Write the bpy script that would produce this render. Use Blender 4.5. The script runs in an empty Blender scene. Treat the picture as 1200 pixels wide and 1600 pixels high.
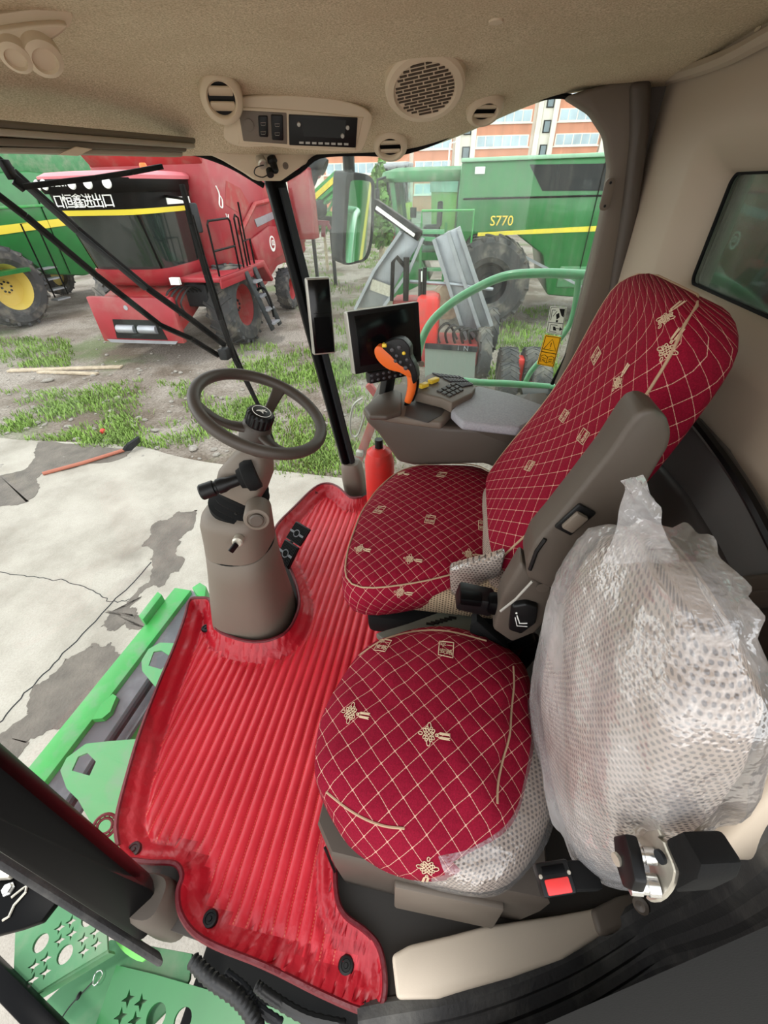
import bpy, bmesh, math, random
import numpy as np
from mathutils import Vector as V, Matrix as Mx
from mathutils.bvhtree import BVHTree
random.seed(7)
RNG = np.random.default_rng(7)
SC = bpy.context.scene
COL = SC.collection
# ------------------------------------------------------------------ camera
FPX = 640.0
CAM = V((0.0, 0.0, 1.33))
_p = math.atan((800 - 290) / FPX); _y = math.radians(10.0); _r = math.radians(-1.5)
FWD = V((math.cos(_p) * math.cos(_y), math.cos(_p) * math.sin(_y), -math.sin(_p)))
_rt = FWD.cross(V((0, 0, 1))).normalized(); _up = _rt.cross(FWD)
RT = _rt * math.cos(_r) + _up * math.sin(_r)
UP = _up * math.cos(_r) - _rt * math.sin(_r)
cd = bpy.data.cameras.new('camera'); cam = bpy.data.objects.new('camera', cd); COL.objects.link(cam)
cd.sensor_fit = 'HORIZONTAL'; cd.sensor_width = 36; cd.lens = FPX / 1200 * 36
cd.clip_start = 0.01; cd.clip_end = 500
cam.matrix_world = Mx(((RT.x, UP.x, -FWD.x, CAM.x), (RT.y, UP.y, -FWD.y, CAM.y), (RT.z, UP.z, -FWD.z, CAM.z), (0, 0, 0, 1)))
SC.camera = cam
# ------------------------------------------------------------------ world, sun, exposure
w = bpy.data.worlds.new('sky'); SC.world = w; w.use_nodes = True
nt = w.node_tree; bg = nt.nodes['Background']
tc = nt.nodes.new('ShaderNodeTexCoord'); sx = nt.nodes.new('ShaderNodeSeparateXYZ'); cr = nt.nodes.new('ShaderNodeValToRGB')
nt.links.new(tc.outputs['Generated'], sx.inputs[0]); nt.links.new(sx.outputs['Z'], cr.inputs[0])
nt.links.new(cr.outputs[0], bg.inputs['Color'])
cr.color_ramp.elements[0].position = 0.0; cr.color_ramp.elements[0].color = (1.0, 0.99, 0.97, 1)
cr.color_ramp.elements[1].position = 0.8; cr.color_ramp.elements[1].color = (0.42, 0.45, 0.48, 1)
bg.inputs['Strength'].default_value = 3.6
sd = bpy.data.lights.new('sun', 'SUN'); sun = bpy.data.objects.new('sun', sd); COL.objects.link(sun)
sd.energy = 1.3; sd.angle = math.radians(6); sd.color = (1, 0.96, 0.9)
sun.rotation_euler = V((0.10, -0.10, -1)).to_track_quat('-Z', 'Y').to_euler(); sun.location = (0, 0, 30)
SC.view_settings.view_transform = 'Standard'; SC.view_settings.look = 'None'
SC.view_settings.exposure = 0.17; SC.view_settings.gamma = 1.0; SC.view_settings.use_curve_mapping = False
SC.cycles.max_bounces = 10; SC.cycles.diffuse_bounces = 6; SC.cycles.transparent_max_bounces = 16
SC.cycles.use_denoising = True
GZ = -1.95          # the yard's ground; z = 0 is the cab floor, x points to the machine's right, y forward
# ------------------------------------------------------------------ sight lines
def ray(px, py): return (FWD * FPX + RT * (px - 600) - UP * (py - 800)).normalized()
def HP(px, py, p0, n):
    d = ray(px, py); n = V(n); return CAM + d * ((V(p0) - CAM).dot(n) / d.dot(n))
def HX(px, py, x): return HP(px, py, (x, 0, 0), (1, 0, 0))
def HY(px, py, y): return HP(px, py, (0, y, 0), (0, 1, 0))
def HZ(px, py, z): return HP(px, py, (0, 0, z), (0, 0, 1))
# ------------------------------------------------------------------ mesh helpers
WL = {}
def orth(n):
    n = V(n).normalized(); a = n.cross(V((0, 0, 1)))
    if a.length < 1e-3: a = n.cross(V((0, 1, 0)))
    a.normalize(); return a, n.cross(a)
def rotm(x, y, z):
    x, y, z = V(x).normalized(), V(y).normalized(), V(z).normalized()
    return Mx(((x.x, y.x, z.x), (x.y, y.y, z.y), (x.z, y.z, z.z)))
def rz(a): return Mx.Rotation(a, 3, 'Z')
class MB:
    def __init__(s): s.v = []; s.f = []; s.mi = []; s.m = 0; s.uv = None
    def add(s, vs, fs):
        o = len(s.v); s.v += [V(p) for p in vs]
        s.f += [tuple(i + o for i in f) for f in fs]; s.mi += [s.m] * len(fs); return s
    def addbm(s, bm):
        bm.verts.ensure_lookup_table(); bm.verts.index_update()
        s.add([v.co.copy() for v in bm.verts], [[v.index for v in f.verts] for f in bm.faces]); bm.free(); return s
    def box(s, c, size, rot=None, bev=0.0, seg=2):
        bm = bmesh.new(); bmesh.ops.create_cube(bm, size=1)
        for v in bm.verts: v.co = V((v.co.x * size[0], v.co.y * size[1], v.co.z * size[2]))
        if bev > 0: bmesh.ops.bevel(bm, geom=bm.edges[:], offset=bev, segments=seg, profile=0.5, affect='EDGES')
        for v in bm.verts: v.co = (rot @ v.co if rot else v.co) + V(c)
        return s.addbm(bm)
    def bar(s, a, b, w, h=None, up=(0, 0, 1), bev=0.0):
        a, b = V(a), V(b); d = b - a; z = d.normalized(); u = V(up)
        x = u.cross(z)
        if x.length < 1e-3: x = V((1, 0, 0)).cross(z)
        x.normalize(); y = z.cross(x)
        return s.box((a + b) / 2, (w, h or w, d.length), rotm(x, y, z), bev)
    def tube(s, pts, r, seg=10, closed=False, caps=True):
        P = [V(p) for p in pts]; n = len(P); R = r if hasattr(r, '__len__') else [r] * n
        vs = []; fs = []; a = None
        for i in range(n):
            if closed: t = P[(i + 1) % n] - P[i - 1]
            else: t = P[min(i + 1, n - 1)] - P[max(i - 1, 0)]
            t.normalize()
            if a is None: a, _ = orth(t)
            a = (a - t * a.dot(t)).normalized(); b = t.cross(a)
            for k in range(seg):
                th = 2 * math.pi * k / seg; vs.append(P[i] + (a * math.cos(th) + b * math.sin(th)) * R[i])
        for i in range(n if closed else n - 1):
            j = (i + 1) % n
            for k in range(seg):
                k2 = (k + 1) % seg; fs.append((i * seg + k, i * seg + k2, j * seg + k2, j * seg + k))
        if not closed and caps: fs.append(tuple(range(seg))[::-1]); fs.append(tuple((n - 1) * seg + k for k in range(seg)))
        return s.add(vs, fs)
    def lathe(s, prof, o, ax, seg=32, closed=False):
        o = V(o); ax = V(ax).normalized(); a, b = orth(ax); rings = []
        for r, h in prof:
            rings.append([o + ax * h + (a * math.cos(2 * math.pi * k / seg) + b * math.sin(2 * math.pi * k / seg)) * r for k in range(seg)])
        return s.loft(rings, caps=not closed, closed=closed)
    def loft(s, rings, caps=True, closed=False):
        n = len(rings); m = len(rings[0]); vs = [p for r in rings for p in r]; fs = []
        for i in range(n if closed else n - 1):
            j = (i + 1) % n
            for k in range(m):
                k2 = (k + 1) % m; fs.append((i * m + k, i * m + k2, j * m + k2, j * m + k))
        if caps and not closed: fs.append(tuple(range(m))[::-1]); fs.append(tuple((n - 1) * m + k for k in range(m)))
        return s.add(vs, fs)
    def prism(s, poly, vec, bev=0.0, seg=2):
        vec = V(vec); P = [V(p) for p in poly]; bm = bmesh.new()
        vs = [bm.verts.new(p) for p in P]; f = bm.faces.new(vs)
        r = bmesh.ops.extrude_face_region(bm, geom=[f])
        bmesh.ops.translate(bm, vec=vec, verts=[g for g in r['geom'] if isinstance(g, bmesh.types.BMVert)])
        bmesh.ops.recalc_face_normals(bm, faces=bm.faces[:])
        if bev > 0:
            bmesh.ops.bevel(bm, geom=bm.edges[:], offset=bev, segments=seg, profile=0.5, affect='EDGES', clamp_overlap=True)
        return s.addbm(bm)
    def ball(s, c, r, rot=None, seg=16, rings=10):
        r = r if hasattr(r, '__len__') else (r, r, r); bm = bmesh.new()
        bmesh.ops.create_uvsphere(bm, u_segments=seg, v_segments=rings, radius=1)
        for v in bm.verts:
            q = V((v.co.x * r[0], v.co.y * r[1], v.co.z * r[2])); v.co = (rot @ q if rot else q) + V(c)
        return s.addbm(bm)
    def grid(s, fn, nu, nv, wrap=False):
        vs = [fn(i / nu, j / nv) for i in range(nu + (0 if wrap else 1)) for j in range(nv + 1)]; fs = []
        for i in range(nu):
            i2 = (i + 1) % nu if wrap else i + 1
            for j in range(nv):
                fs.append((i * (nv + 1) + j, i2 * (nv + 1) + j, i2 * (nv + 1) + j + 1, i * (nv + 1) + j + 1))
        return s.add(vs, fs)
    def xf(s, R, t):
        s.v = [R @ p + t for p in s.v]; return s
    def build(s, name, mats, parent=None, angle=35, recalc=True, uv=None):
        me = bpy.data.meshes.new(name)
        if parent is not None: L = WL[parent.name]
        else:
            xs = [p.x for p in s.v]; ys = [p.y for p in s.v]; zs = [p.z for p in s.v]
            L = V(((min(xs) + max(xs)) / 2, (min(ys) + max(ys)) / 2, min(zs)))
        me.from_pydata([p - L for p in s.v], [], s.f)
        if not isinstance(mats, (list, tuple)): mats = [mats]
        for m in mats: me.materials.append(m)
        if len(mats) > 1: me.polygons.foreach_set('material_index', s.mi)
        if recalc:
            bm = bmesh.new(); bm.from_mesh(me); bmesh.ops.recalc_face_normals(bm, faces=bm.faces[:]); bm.to_mesh(me); bm.free()
        if angle:
            me.polygons.foreach_set('use_smooth', [True] * len(me.polygons)); me.set_sharp_from_angle(angle=math.radians(angle))
        if uv:
            ul = me.uv_layers.new(name='UVMap'); pts = s.v
            for lp in me.loops: ul.data[lp.index].uv = uv[lp.vertex_index] if hasattr(uv, '__len__') else uv(pts[lp.vertex_index])
        me.update()
        o = bpy.data.objects.new(name, me); COL.objects.link(o); WL[o.name] = L.copy()
        if parent is not None: o.parent = parent
        else: o.location = L
        return o
def thing(name, label, cat, loc, group=None):
    o = bpy.data.objects.new(name, None); COL.objects.link(o); o.location = V(loc); o.empty_display_size = .05
    o['label'] = label; o['category'] = cat
    if group: o['group'] = group
    WL[o.name] = V(loc); return o
def tag(o, label, cat, group=None, kind=None):
    o['label'] = label; o['category'] = cat
    if group: o['group'] = group
    if kind: o['kind'] = kind
    return o
def struct(o, label=None):
    o['kind'] = 'structure'
    if label: o['label'] = label
    return o
def dup(root, delta, label=None, group=None):
    r = root.copy(); COL.objects.link(r); r.location = root.location + V(delta)
    if label: r['label'] = label
    if group: r['group'] = group
    for ch in list(root.children):
        c = ch.copy(); COL.objects.link(c); c.parent = r
        for g in list(ch.children):
            d = g.copy(); COL.objects.link(d); d.parent = c
    return r
def bvh(o):
    L = WL[o.name]; me = o.data
    return BVHTree.FromPolygons([v.co + L for v in me.vertices], [tuple(p.vertices) for p in me.polygons])
def pick(px, py, tree):
    h = tree.ray_cast(CAM, ray(px, py)); return (h[0], h[1]) if h[0] is not None else (None, None)
def superring(c, ax, ay, rx, ry, n=2.6, seg=40):
    c = V(c); ax = V(ax); ay = V(ay); out = []
    for k in range(seg):
        t = 2 * math.pi * k / seg; ct, st = math.cos(t), math.sin(t)
        out.append(c + ax * (rx * math.copysign(abs(ct) ** (2 / n), ct)) + ay * (ry * math.copysign(abs(st) ** (2 / n), st)))
    return out
def rrect(w, h, r, n=5):
    out = []
    for cx, cy, a0 in ((w / 2 - r, h / 2 - r, 0), (-w / 2 + r, h / 2 - r, 90), (-w / 2 + r, -h / 2 + r, 180), (w / 2 - r, -h / 2 + r, 270)):
        for k in range(n + 1):
            a = math.radians(a0 + 90 * k / n); out.append((cx + r * math.cos(a), cy + r * math.sin(a)))
    return out
def plane_poly(c, ax, ay, pts): return [V(c) + V(ax) * x + V(ay) * y for x, y in pts]
def smooth_path(P, n=8, closed=False):
    P = [V(p) for p in P]; out = []; m = len(P)
    for i in range(m if closed else m - 1):
        if closed: p0, p1, p2, p3 = P[i - 1], P[i], P[(i + 1) % m], P[(i + 2) % m]
        else: p0, p1, p2, p3 = P[max(i - 1, 0)], P[i], P[i + 1], P[min(i + 2, m - 1)]
        for k in range(n):
            t = k / n
            out.append(0.5 * ((2 * p1) + (p2 - p0) * t + (2 * p0 - 5 * p1 + 4 * p2 - p3) * t * t + (3 * p1 - p0 - 3 * p2 + p3) * t ** 3))
    if not closed: out.append(P[-1])
    return out
def text_mb(mb, body, c, ax, ay, size, depth=0.002, align='CENTER'):
    """lettering as raised shapes: ax = reading direction, ay = up"""
    cu = bpy.data.curves.new('lettering', 'FONT'); cu.body = body; cu.size = size; cu.extrude = depth / 2
    cu.align_x = align; cu.align_y = 'CENTER'; cu.resolution_u = 3
    ob = bpy.data.objects.new('lettering', cu); COL.objects.link(ob)
    dg = bpy.context.evaluated_depsgraph_get(); me = bpy.data.meshes.new_from_object(ob.evaluated_get(dg))
    ax = V(ax).normalized(); ay = V(ay).normalized(); az = ax.cross(ay)
    mb.add([V(c) + ax * v.co.x + ay * v.co.y + az * v.co.z for v in me.vertices], [tuple(p.vertices) for p in me.polygons])
    bpy.data.objects.remove(ob); bpy.data.meshes.remove(me); bpy.data.curves.remove(cu); return mb
# ------------------------------------------------------------------ materials
def lin(c):
    return tuple(((x / 255) / 12.92 if x <= 10 else ((x / 255 + .055) / 1.055) ** 2.4) for x in c) + (1.0,)
class NT:
    def __init__(s, name):
        s.mat = bpy.data.materials.new(name); s.mat.use_nodes = True; s.t = s.mat.node_tree
        s.b = s.t.nodes['Principled BSDF']; s.out = s.t.nodes['Material Output']
    def n(s, kind, **kw):
        x = s.t.nodes.new('ShaderNode' + kind)
        for k, v in kw.items(): setattr(x, k, v)
        return x
    def link(s, a, b): s.t.links.new(a, b)
    def math(s, op, a, b=None, c=None):
        x = s.n('Math', operation=op)
        for i, q in enumerate((a, b, c)):
            if q is None: continue
            if isinstance(q, (int, float)): x.inputs[i].default_value = q
            else: s.link(q, x.inputs[i])
        return x.outputs[0]
    def mix(s, fac, a, b):
        x = s.n('Mix', data_type='RGBA')
        for i, q in ((0, fac), (6, a), (7, b)):
            if isinstance(q, (int, float)): x.inputs[i].default_value = q
            elif isinstance(q, tuple): x.inputs[i].default_value = q
            else: s.link(q, x.inputs[i])
        return x.outputs[2]
    def noise(s, scale, detail=3, rough=.5, vec=None, out='Fac'):
        x = s.n('TexNoise'); x.inputs['Scale'].default_value = scale; x.inputs['Detail'].default_value = detail; x.inputs['Roughness'].default_value = rough
        s.link(vec if vec is not None else s.obj(), x.inputs['Vector']); return x.outputs[out]
    def obj(s):
        if not hasattr(s, '_tc'): s._tc = s.n('TexCoord')
        return s._tc.outputs['Object']
    def uv(s):
        if not hasattr(s, '_tc'): s._tc = s.n('TexCoord')
        return s._tc.outputs['UV']
    def ramp(s, fac, stops):
        x = s.n('ValToRGB'); e = x.color_ramp.elements
        while len(e) < len(stops): e.new(.5)
        for k, (p, c) in enumerate(stops): e[k].position = p; e[k].color = c if len(c) == 4 else lin(c)
        s.link(fac, x.inputs[0]); return x.outputs[0]
    def bump(s, h, strength=.3, dist=.01):
        x = s.n('Bump'); x.inputs['Strength'].default_value = strength; x.inputs['Distance'].default_value = dist
        s.link(h, x.inputs['Height']); s.link(x.outputs[0], s.b.inputs['Normal']); return x
    def set(s, **kw):
        for k, v in kw.items(): s.b.inputs[k.replace('_', ' ')].default_value = v
        return s
G01 = lambda g: (g, g, g, 1)
def pm(name, c, rough=.5, metal=0., var=0., vscale=8., bump=0., bscale=200., bdist=.002, coat=0., spec=None, dirt=None, dscale=3.):
    t = NT(name); base = lin(c); t.set(Roughness=rough, Metallic=metal)
    if coat: t.set(Coat_Weight=coat, Coat_Roughness=.08)
    if spec is not None: t.b.inputs['Specular IOR Level'].default_value = spec
    t.b.inputs['Base Color'].default_value = base; col = None
    if var:
        f = t.noise(vscale, 4); lo = tuple(x * (1 - var) for x in base[:3]) + (1,); hi = tuple(min(1, x * (1 + var)) for x in base[:3]) + (1,)
        col = t.ramp(f, [(.3, lo), (.7, hi)])
    if dirt:
        f = t.noise(dscale, 6, .6); m = t.ramp(f, [(.48, G01(0)), (.72, G01(1))])
        col = t.mix(m, col if col is not None else base, lin(dirt))
    if col is not None: t.link(col, t.b.inputs['Base Color'])
    if bump: t.bump(t.noise(bscale, 2), bump, bdist)
    return t.mat
m_trim = pm('brown_trim_plastic', (108, 97, 86), .55, bump=.25, bscale=900, bdist=.0006)
m_trimd = pm('dark_brown_plastic', (80, 71, 63), .5, bump=.25, bscale=900, bdist=.0006)
m_wheel = pm('dark_wheel_plastic', (64, 56, 50), .5, bump=.2, bscale=900, bdist=.0005)
m_wall = pm('taupe_wall_plastic', (172, 157, 139), .6, bump=.2, bscale=700, bdist=.0008)
m_beige = pm('beige_plastic', (208, 192, 172), .55, bump=.2, bscale=700, bdist=.0006)
m_beige2 = pm('ceiling_beige_plastic', (206, 189, 163), .5)
m_greypan = pm('grey_carpet_panel', (92, 90, 88), .75, bump=.4, bscale=1200, bdist=.0008)
m_greydark = pm('charcoal_panel', (64, 60, 58), .6, bump=.3, bscale=900, bdist=.0006)
m_black = pm('black_plastic', (13, 13, 14), .42, spec=.3)
m_matte = pm('matte_black_rubber', (16, 16, 16), .8, spec=.2, bump=.3, bscale=300, bdist=.001)
m_frame = pm('black_frame_paint', (5, 5, 6), .4, spec=.08)
m_seal = pm('black_seal_rubber', (56, 55, 55), .7, spec=.2, bump=.5, bscale=120, bdist=.003, dirt=(92, 90, 86), dscale=7)
m_screen = pm('glossy_screen', (7, 8, 10), .15, spec=.3)
m_key = pm('grey_keys', (70, 70, 74), .45)
m_rimgrey = pm('silver_bezel', (165, 162, 155), .35, metal=.4)
m_zinc = pm('zinc_plated_steel', (196, 190, 176), .32, metal=.55, var=.15, vscale=30)
m_chrome = pm('polished_steel', (225, 224, 220), .2, metal=.8)
m_orange = pm('orange_grip', (236, 108, 36), .42)
m_yellow = pm('yellow_plastic', (240, 205, 60), .4)
m_white = pm('white_marking', (235, 235, 230), .5)
m_redb = pm('red_button', (225, 60, 60), .35)
m_jdg = pm('green_paint', (30, 112, 52), .35, var=.12, vscale=5, coat=.3)
m_jdgl = pm('bright_green_paint', (52, 150, 70), .4, var=.1, vscale=6, dirt=(96, 140, 100), dscale=9)
m_jdgd = pm('dusty_green_paint', (70, 128, 84), .6, var=.15, vscale=6, dirt=(120, 140, 112), dscale=4)
m_rail = pm('pale_green_rail_paint', (84, 150, 104), .35, coat=.3)
m_stripe = pm('yellow_stripe_paint', (228, 208, 64), .4)
m_cred = pm('red_machine_paint', (148, 32, 42), .45, var=.1, vscale=3, dirt=(150, 84, 78), dscale=1.6)
m_credd = pm('faded_red_paint', (156, 46, 46), .6, dirt=(150, 100, 90), dscale=3)
m_rred = pm('bright_red_paint', (205, 48, 42), .4, dirt=(150, 70, 60), dscale=5)
m_tire = pm('tyre_rubber', (62, 62, 63), .85, bump=.4, bscale=30, bdist=.01, dirt=(120, 114, 104), dscale=3)
m_yrim = pm('yellow_wheel_paint', (222, 196, 96), .55)
m_galv = pm('galvanised_sheet', (160, 162, 168), .42, metal=.55, var=.15, vscale=3)
m_dgrey = pm('dark_grey_steel', (34, 36, 39), .55, spec=.3)
m_dglass = pm('dark_cab_glass', (34, 42, 40), .08, spec=.8)
m_wood = pm('weathered_wood', (176, 160, 138), .8, var=.25, vscale=10)
m_handle = pm('reddish_wood_handle', (158, 92, 72), .6)
m_stone = pm('pale_stone', (140, 134, 126), .9, var=.2, vscale=20)
m_leaf = pm('leaf_green', (96, 140, 60), .7, var=.3, vscale=3)
m_cable = pm('black_cable', (28, 28, 28), .5)
m_cream = pm('cream_thread', (206, 182, 152), .8)
m_piping = pm('tan_piping', (176, 146, 118), .8)
m_rubmat = pm('grey_rubber_sheet', (84, 84, 88), .7, dirt=(116, 116, 120), dscale=5)
def headliner():
    t = NT('speckled_headliner_fabric'); a = t.noise(260, 3, .7); b = t.noise(7, 3)
    c = t.ramp(a, [(.3, (160, 145, 118)), (.5, (202, 186, 157)), (.7, (230, 216, 190))])
    c2 = t.mix(t.ramp(b, [(.35, G01(0)), (.7, G01(.35))]), c, lin((178, 160, 130)))
    t.link(c2, t.b.inputs['Base Color']); t.set(Roughness=.95); t.bump(a, .35, .002); return t.mat
m_head = headliner()
def lattice():
    """maroon quilted cloth: a diamond net of cream stitches with a knot on every crossing"""
    t = NT('maroon_quilted_cloth'); s = t.n('SeparateXYZ'); t.link(t.uv(), s.inputs[0])
    u, v = s.outputs[0], s.outputs[1]; P = .048
    a = t.math('DIVIDE', t.math('ADD', u, v), P); b = t.math('DIVIDE', t.math('SUBTRACT', u, v), P)
    da = t.math('ABSOLUTE', t.math('SUBTRACT', t.math('FRACT', a), .5)); db = t.math('ABSOLUTE', t.math('SUBTRACT', t.math('FRACT', b), .5))
    mn = t.math('MINIMUM', da, db); line = t.math('LESS_THAN', mn, .017)
    dsh = t.math('GREATER_THAN', t.math('FRACT', t.math('MULTIPLY', t.math('ADD', a, b), 5.0)), .12)
    dot = t.math('LESS_THAN', t.math('ADD', t.math('MULTIPLY', da, da), t.math('MULTIPLY', db, db)), .0030)
    m = t.math('MAXIMUM', t.math('MULTIPLY', line, dsh), dot)
    nz = t.noise(420, 2); base = t.ramp(nz, [(.3, (112, 8, 32)), (.7, (140, 14, 44))])
    t.link(t.mix(m, base, lin((205, 160, 142))), t.b.inputs['Base Color']); t.set(Roughness=.85)
    t.b.inputs['Specular IOR Level'].default_value = .15
    h = t.math('ADD', t.math('POWER', mn, .5), t.math('MULTIPLY', t.noise(35, 3), .5))
    t.bump(h, .5, .006); return t.mat
m_cloth = lattice()
def dotted(name, c0, c1, P=.0088):
    t = NT(name); s = t.n('SeparateXYZ'); t.link(t.uv(), s.inputs[0])
    v = t.math('DIVIDE', s.outputs[1], P * .9); row = t.math('FLOOR', v)
    u = t.math('ADD', t.math('DIVIDE', s.outputs[0], P), t.math('MULTIPLY', row, .5))
    du = t.math('MULTIPLY', t.math('SUBTRACT', t.math('FRACT', u), .5), 1.0); dv = t.math('SUBTRACT', t.math('FRACT', v), .5)
    d = t.math('SQRT', t.math('ADD', t.math('MULTIPLY', du, du), t.math('MULTIPLY', dv, dv)))
    d2 = t.math('ADD', d, t.math('MULTIPLY', t.math('SUBTRACT', t.noise(300, 2), .5), .25))
    t.link(t.ramp(d2, [(.24, c0), (.36, c1)]), t.b.inputs['Base Color']); t.set(Roughness=.9); t.bump(d, .5, .004); return t.mat
m_knit = dotted('spotted_seat_knit', (84, 70, 64), (168, 150, 136))
m_knitb = dotted('brown_spotted_knit', (92, 76, 60), (170, 148, 120))
def film(name='clear_plastic_film', haze=.50):
    t = NT(name); nz = t.noise(11, 4, .6); n2 = t.noise(38, 3, .6)
    h = t.math('ADD', nz, t.math('MULTIPLY', n2, .3)); bp = t.n('Bump'); bp.inputs['Strength'].default_value = .8; bp.inputs['Distance'].default_value = .02
    t.link(h, bp.inputs['Height'])
    tr = t.n('BsdfTransparent'); tr.inputs[0].default_value = (.95, .95, .95, 1)
    gl = t.n('BsdfGlossy'); gl.inputs['Roughness'].default_value = .16; t.link(bp.outputs[0], gl.inputs['Normal'])
    df = t.n('BsdfDiffuse'); df.inputs[0].default_value = (.74, .72, .72, 1); t.link(bp.outputs[0], df.inputs['Normal'])
    lw = t.n('LayerWeight'); lw.inputs[0].default_value = .35; t.link(bp.outputs[0], lw.inputs['Normal'])
    m1 = t.n('MixShader'); t.link(t.math('ADD', t.math('MULTIPLY', lw.outputs['Facing'], .55), .07), m1.inputs[0]); t.link(tr.outputs[0], m1.inputs[1]); t.link(gl.outputs[0], m1.inputs[2])
    m2 = t.n('MixShader'); t.link(t.ramp(t.noise(4.5, 4, .6), [(.28, G01(.03)), (.80, G01(haze))]), m2.inputs[0]); t.link(m1.outputs[0], m2.inputs[1]); t.link(df.outputs[0], m2.inputs[2])
    t.link(m2.outputs[0], t.out.inputs[0]); return t.mat
m_film = film()
m_film2 = film('thin_plastic_film', .12)
def glass(name, tint=(.93, .97, .95), dust=.05, refl=.5):
    t = NT(name); tr = t.n('BsdfTransparent'); tr.inputs[0].default_value = tint + (1,)
    gl = t.n('BsdfGlossy'); gl.inputs['Roughness'].default_value = .02
    fr = t.n('Fresnel'); fr.inputs[0].default_value = 1.45
    m1 = t.n('MixShader'); t.link(t.math('MULTIPLY', fr.outputs[0], refl), m1.inputs[0]); t.link(tr.outputs[0], m1.inputs[1]); t.link(gl.outputs[0], m1.inputs[2])
    mp = t.n('Mapping'); mp.inputs['Scale'].default_value = (3, 14, 1.2); t.link(t.obj(), mp.inputs[0])
    df = t.n('BsdfDiffuse'); df.inputs[0].default_value = (.8, .8, .76, 1)
    f = t.ramp(t.noise(2.2, 5, .65, mp.outputs[0]), [(.42, G01(dust * .25)), (.72, G01(dust))])
    m2 = t.n('MixShader'); t.link(f, m2.inputs[0]); t.link(m1.outputs[0], m2.inputs[1]); t.link(df.outputs[0], m2.inputs[2])
    t.link(m2.outputs[0], t.out.inputs[0]); return t.mat
m_glass = glass('windscreen_glass', (.95, .98, .96), .03)
m_glassd = glass('dusty_side_glass', (.92, .97, .94), .13, .45)
m_glassr = glass('tinted_rear_glass', (.55, .68, .62), .1, .9)
m_mirror = pm('mirror_glass', (225, 232, 230), .02, metal=1)
def vinyl():
    """glossy red quilted vinyl; the stitches run in the grooves (the ribs themselves are shaped)"""
    t = NT('red_quilted_vinyl'); s = t.n('SeparateXYZ'); t.link(t.uv(), s.inputs[0])
    g = t.math('ABSOLUTE', t.math('SUBTRACT', t.math('FRACT', s.outputs[1]), .5))
    st = t.math('MULTIPLY', t.math('GREATER_THAN', g, .46), t.math('GREATER_THAN', t.math('FRACT', t.math('MULTIPLY', s.outputs[0], 160)), .4))
    nz = t.noise(5, 4); base = t.ramp(nz, [(.3, (196, 30, 46)), (.7, (212, 44, 58))])
    t.link(t.mix(t.math('MULTIPLY', st, .7), base, lin((226, 130, 100))), t.b.inputs['Base Color'])
    t.set(Roughness=.38); t.bump(t.noise(60, 4, .6), .22, .006); return t.mat
m_vinyl = vinyl()
m_vinylb = pm('red_border_vinyl', (176, 22, 38), .38, bump=.5, bscale=45, bdist=.006)
m_vinyld = pm('dark_red_binding', (96, 12, 24), .45, bump=.4, bscale=60, bdist=.006)
# ------------------------------------------------------------------ punched holes
def boolean_cut(o, cutters):
    m = MB()
    for poly, vec in cutters: m.prism(poly, vec)
    c = m.build('cutter', m_black, angle=0)
    md = o.modifiers.new('cut', 'BOOLEAN'); md.object = c; md.operation = 'DIFFERENCE'; md.solver = 'EXACT'
    bpy.context.view_layer.update()
    dg = bpy.context.evaluated_depsgraph_get(); me = bpy.data.meshes.new_from_object(o.evaluated_get(dg)); old = o.data
    o.modifiers.clear(); o.data = me; bpy.data.meshes.remove(old); bpy.data.objects.remove(c)
    bm = bmesh.new(); bm.from_mesh(me)
    bm.to_mesh(me); bm.free(); me.polygons.foreach_set('use_smooth', [False] * len(me.polygons))
def star(c, ax, ay, R, r=.36):
    return [c + ax * (R if k % 2 == 0 else R * r) * math.cos(math.pi * k / 4) + ay * (R if k % 2 == 0 else R * r) * math.sin(math.pi * k / 4) for k in range(8)]
def disc(c, ax, ay, R, n=20): return [c + ax * R * math.cos(2 * math.pi * k / n) + ay * R * math.sin(2 * math.pi * k / n) for k in range(n)]
# ------------------------------------------------------------------ the cab shell
XC, HW = 0.96, 0.90                                  # cab centre line and half width
def u_of(x): return max(-1.0, min(1.0, (x - XC) / HW))
def wind_y(x, z):                                    # windscreen surface: leans forward at the top, bulges in the middle
    b = 1 - u_of(x) ** 2
    return .50 + .46 * b + max(z, -.3) / 1.38 * (.22 + .06 * b)
def WIND(px, py, off=0.0):
    d = ray(px, py); lo, hi = .2, 6
    for _ in range(50):
        m = (lo + hi) / 2; P = CAM + d * m
        if P.y - off < wind_y(P.x, P.z) and P.x < 1.9: lo = m
        else: hi = m
    return CAM + d * lo
XR = 1.86                                            # the right side window's plane
def sstep(a, b, x): t = max(0., min(1., (x - a) / (b - a))); return t * t * (3 - 2 * t)
def edge_z(x, y): return 1.42 + .125 * sstep(.25, -.35, y) * sstep(.6, 1.5, x)
def roof_front(x): return wind_y(x, 1.42) + .015
def ceil_z(x, y):
    a = max(0, (x - 1.05) / (XR - 1.05)); b = max(0, (y - roof_front(x) + .62) / .62)
    s = min(1.0, (a ** 2.6 + b ** 2.6) ** (1 / 2.6))
    return 1.575 - (1.575 - edge_z(x, y)) * s ** 2.0
def CEIL(px, py):
    d = ray(px, py); t = .15
    while t < 4:
        P = CAM + d * t
        if P.z >= ceil_z(P.x, P.y): break
        t += .004
    e = .01; nx = (ceil_z(P.x + e, P.y) - ceil_z(P.x - e, P.y)) / (2 * e); ny = (ceil_z(P.x, P.y + e) - ceil_z(P.x, P.y - e)) / (2 * e)
    return P, V((nx, ny, -1)).normalized()
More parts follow.
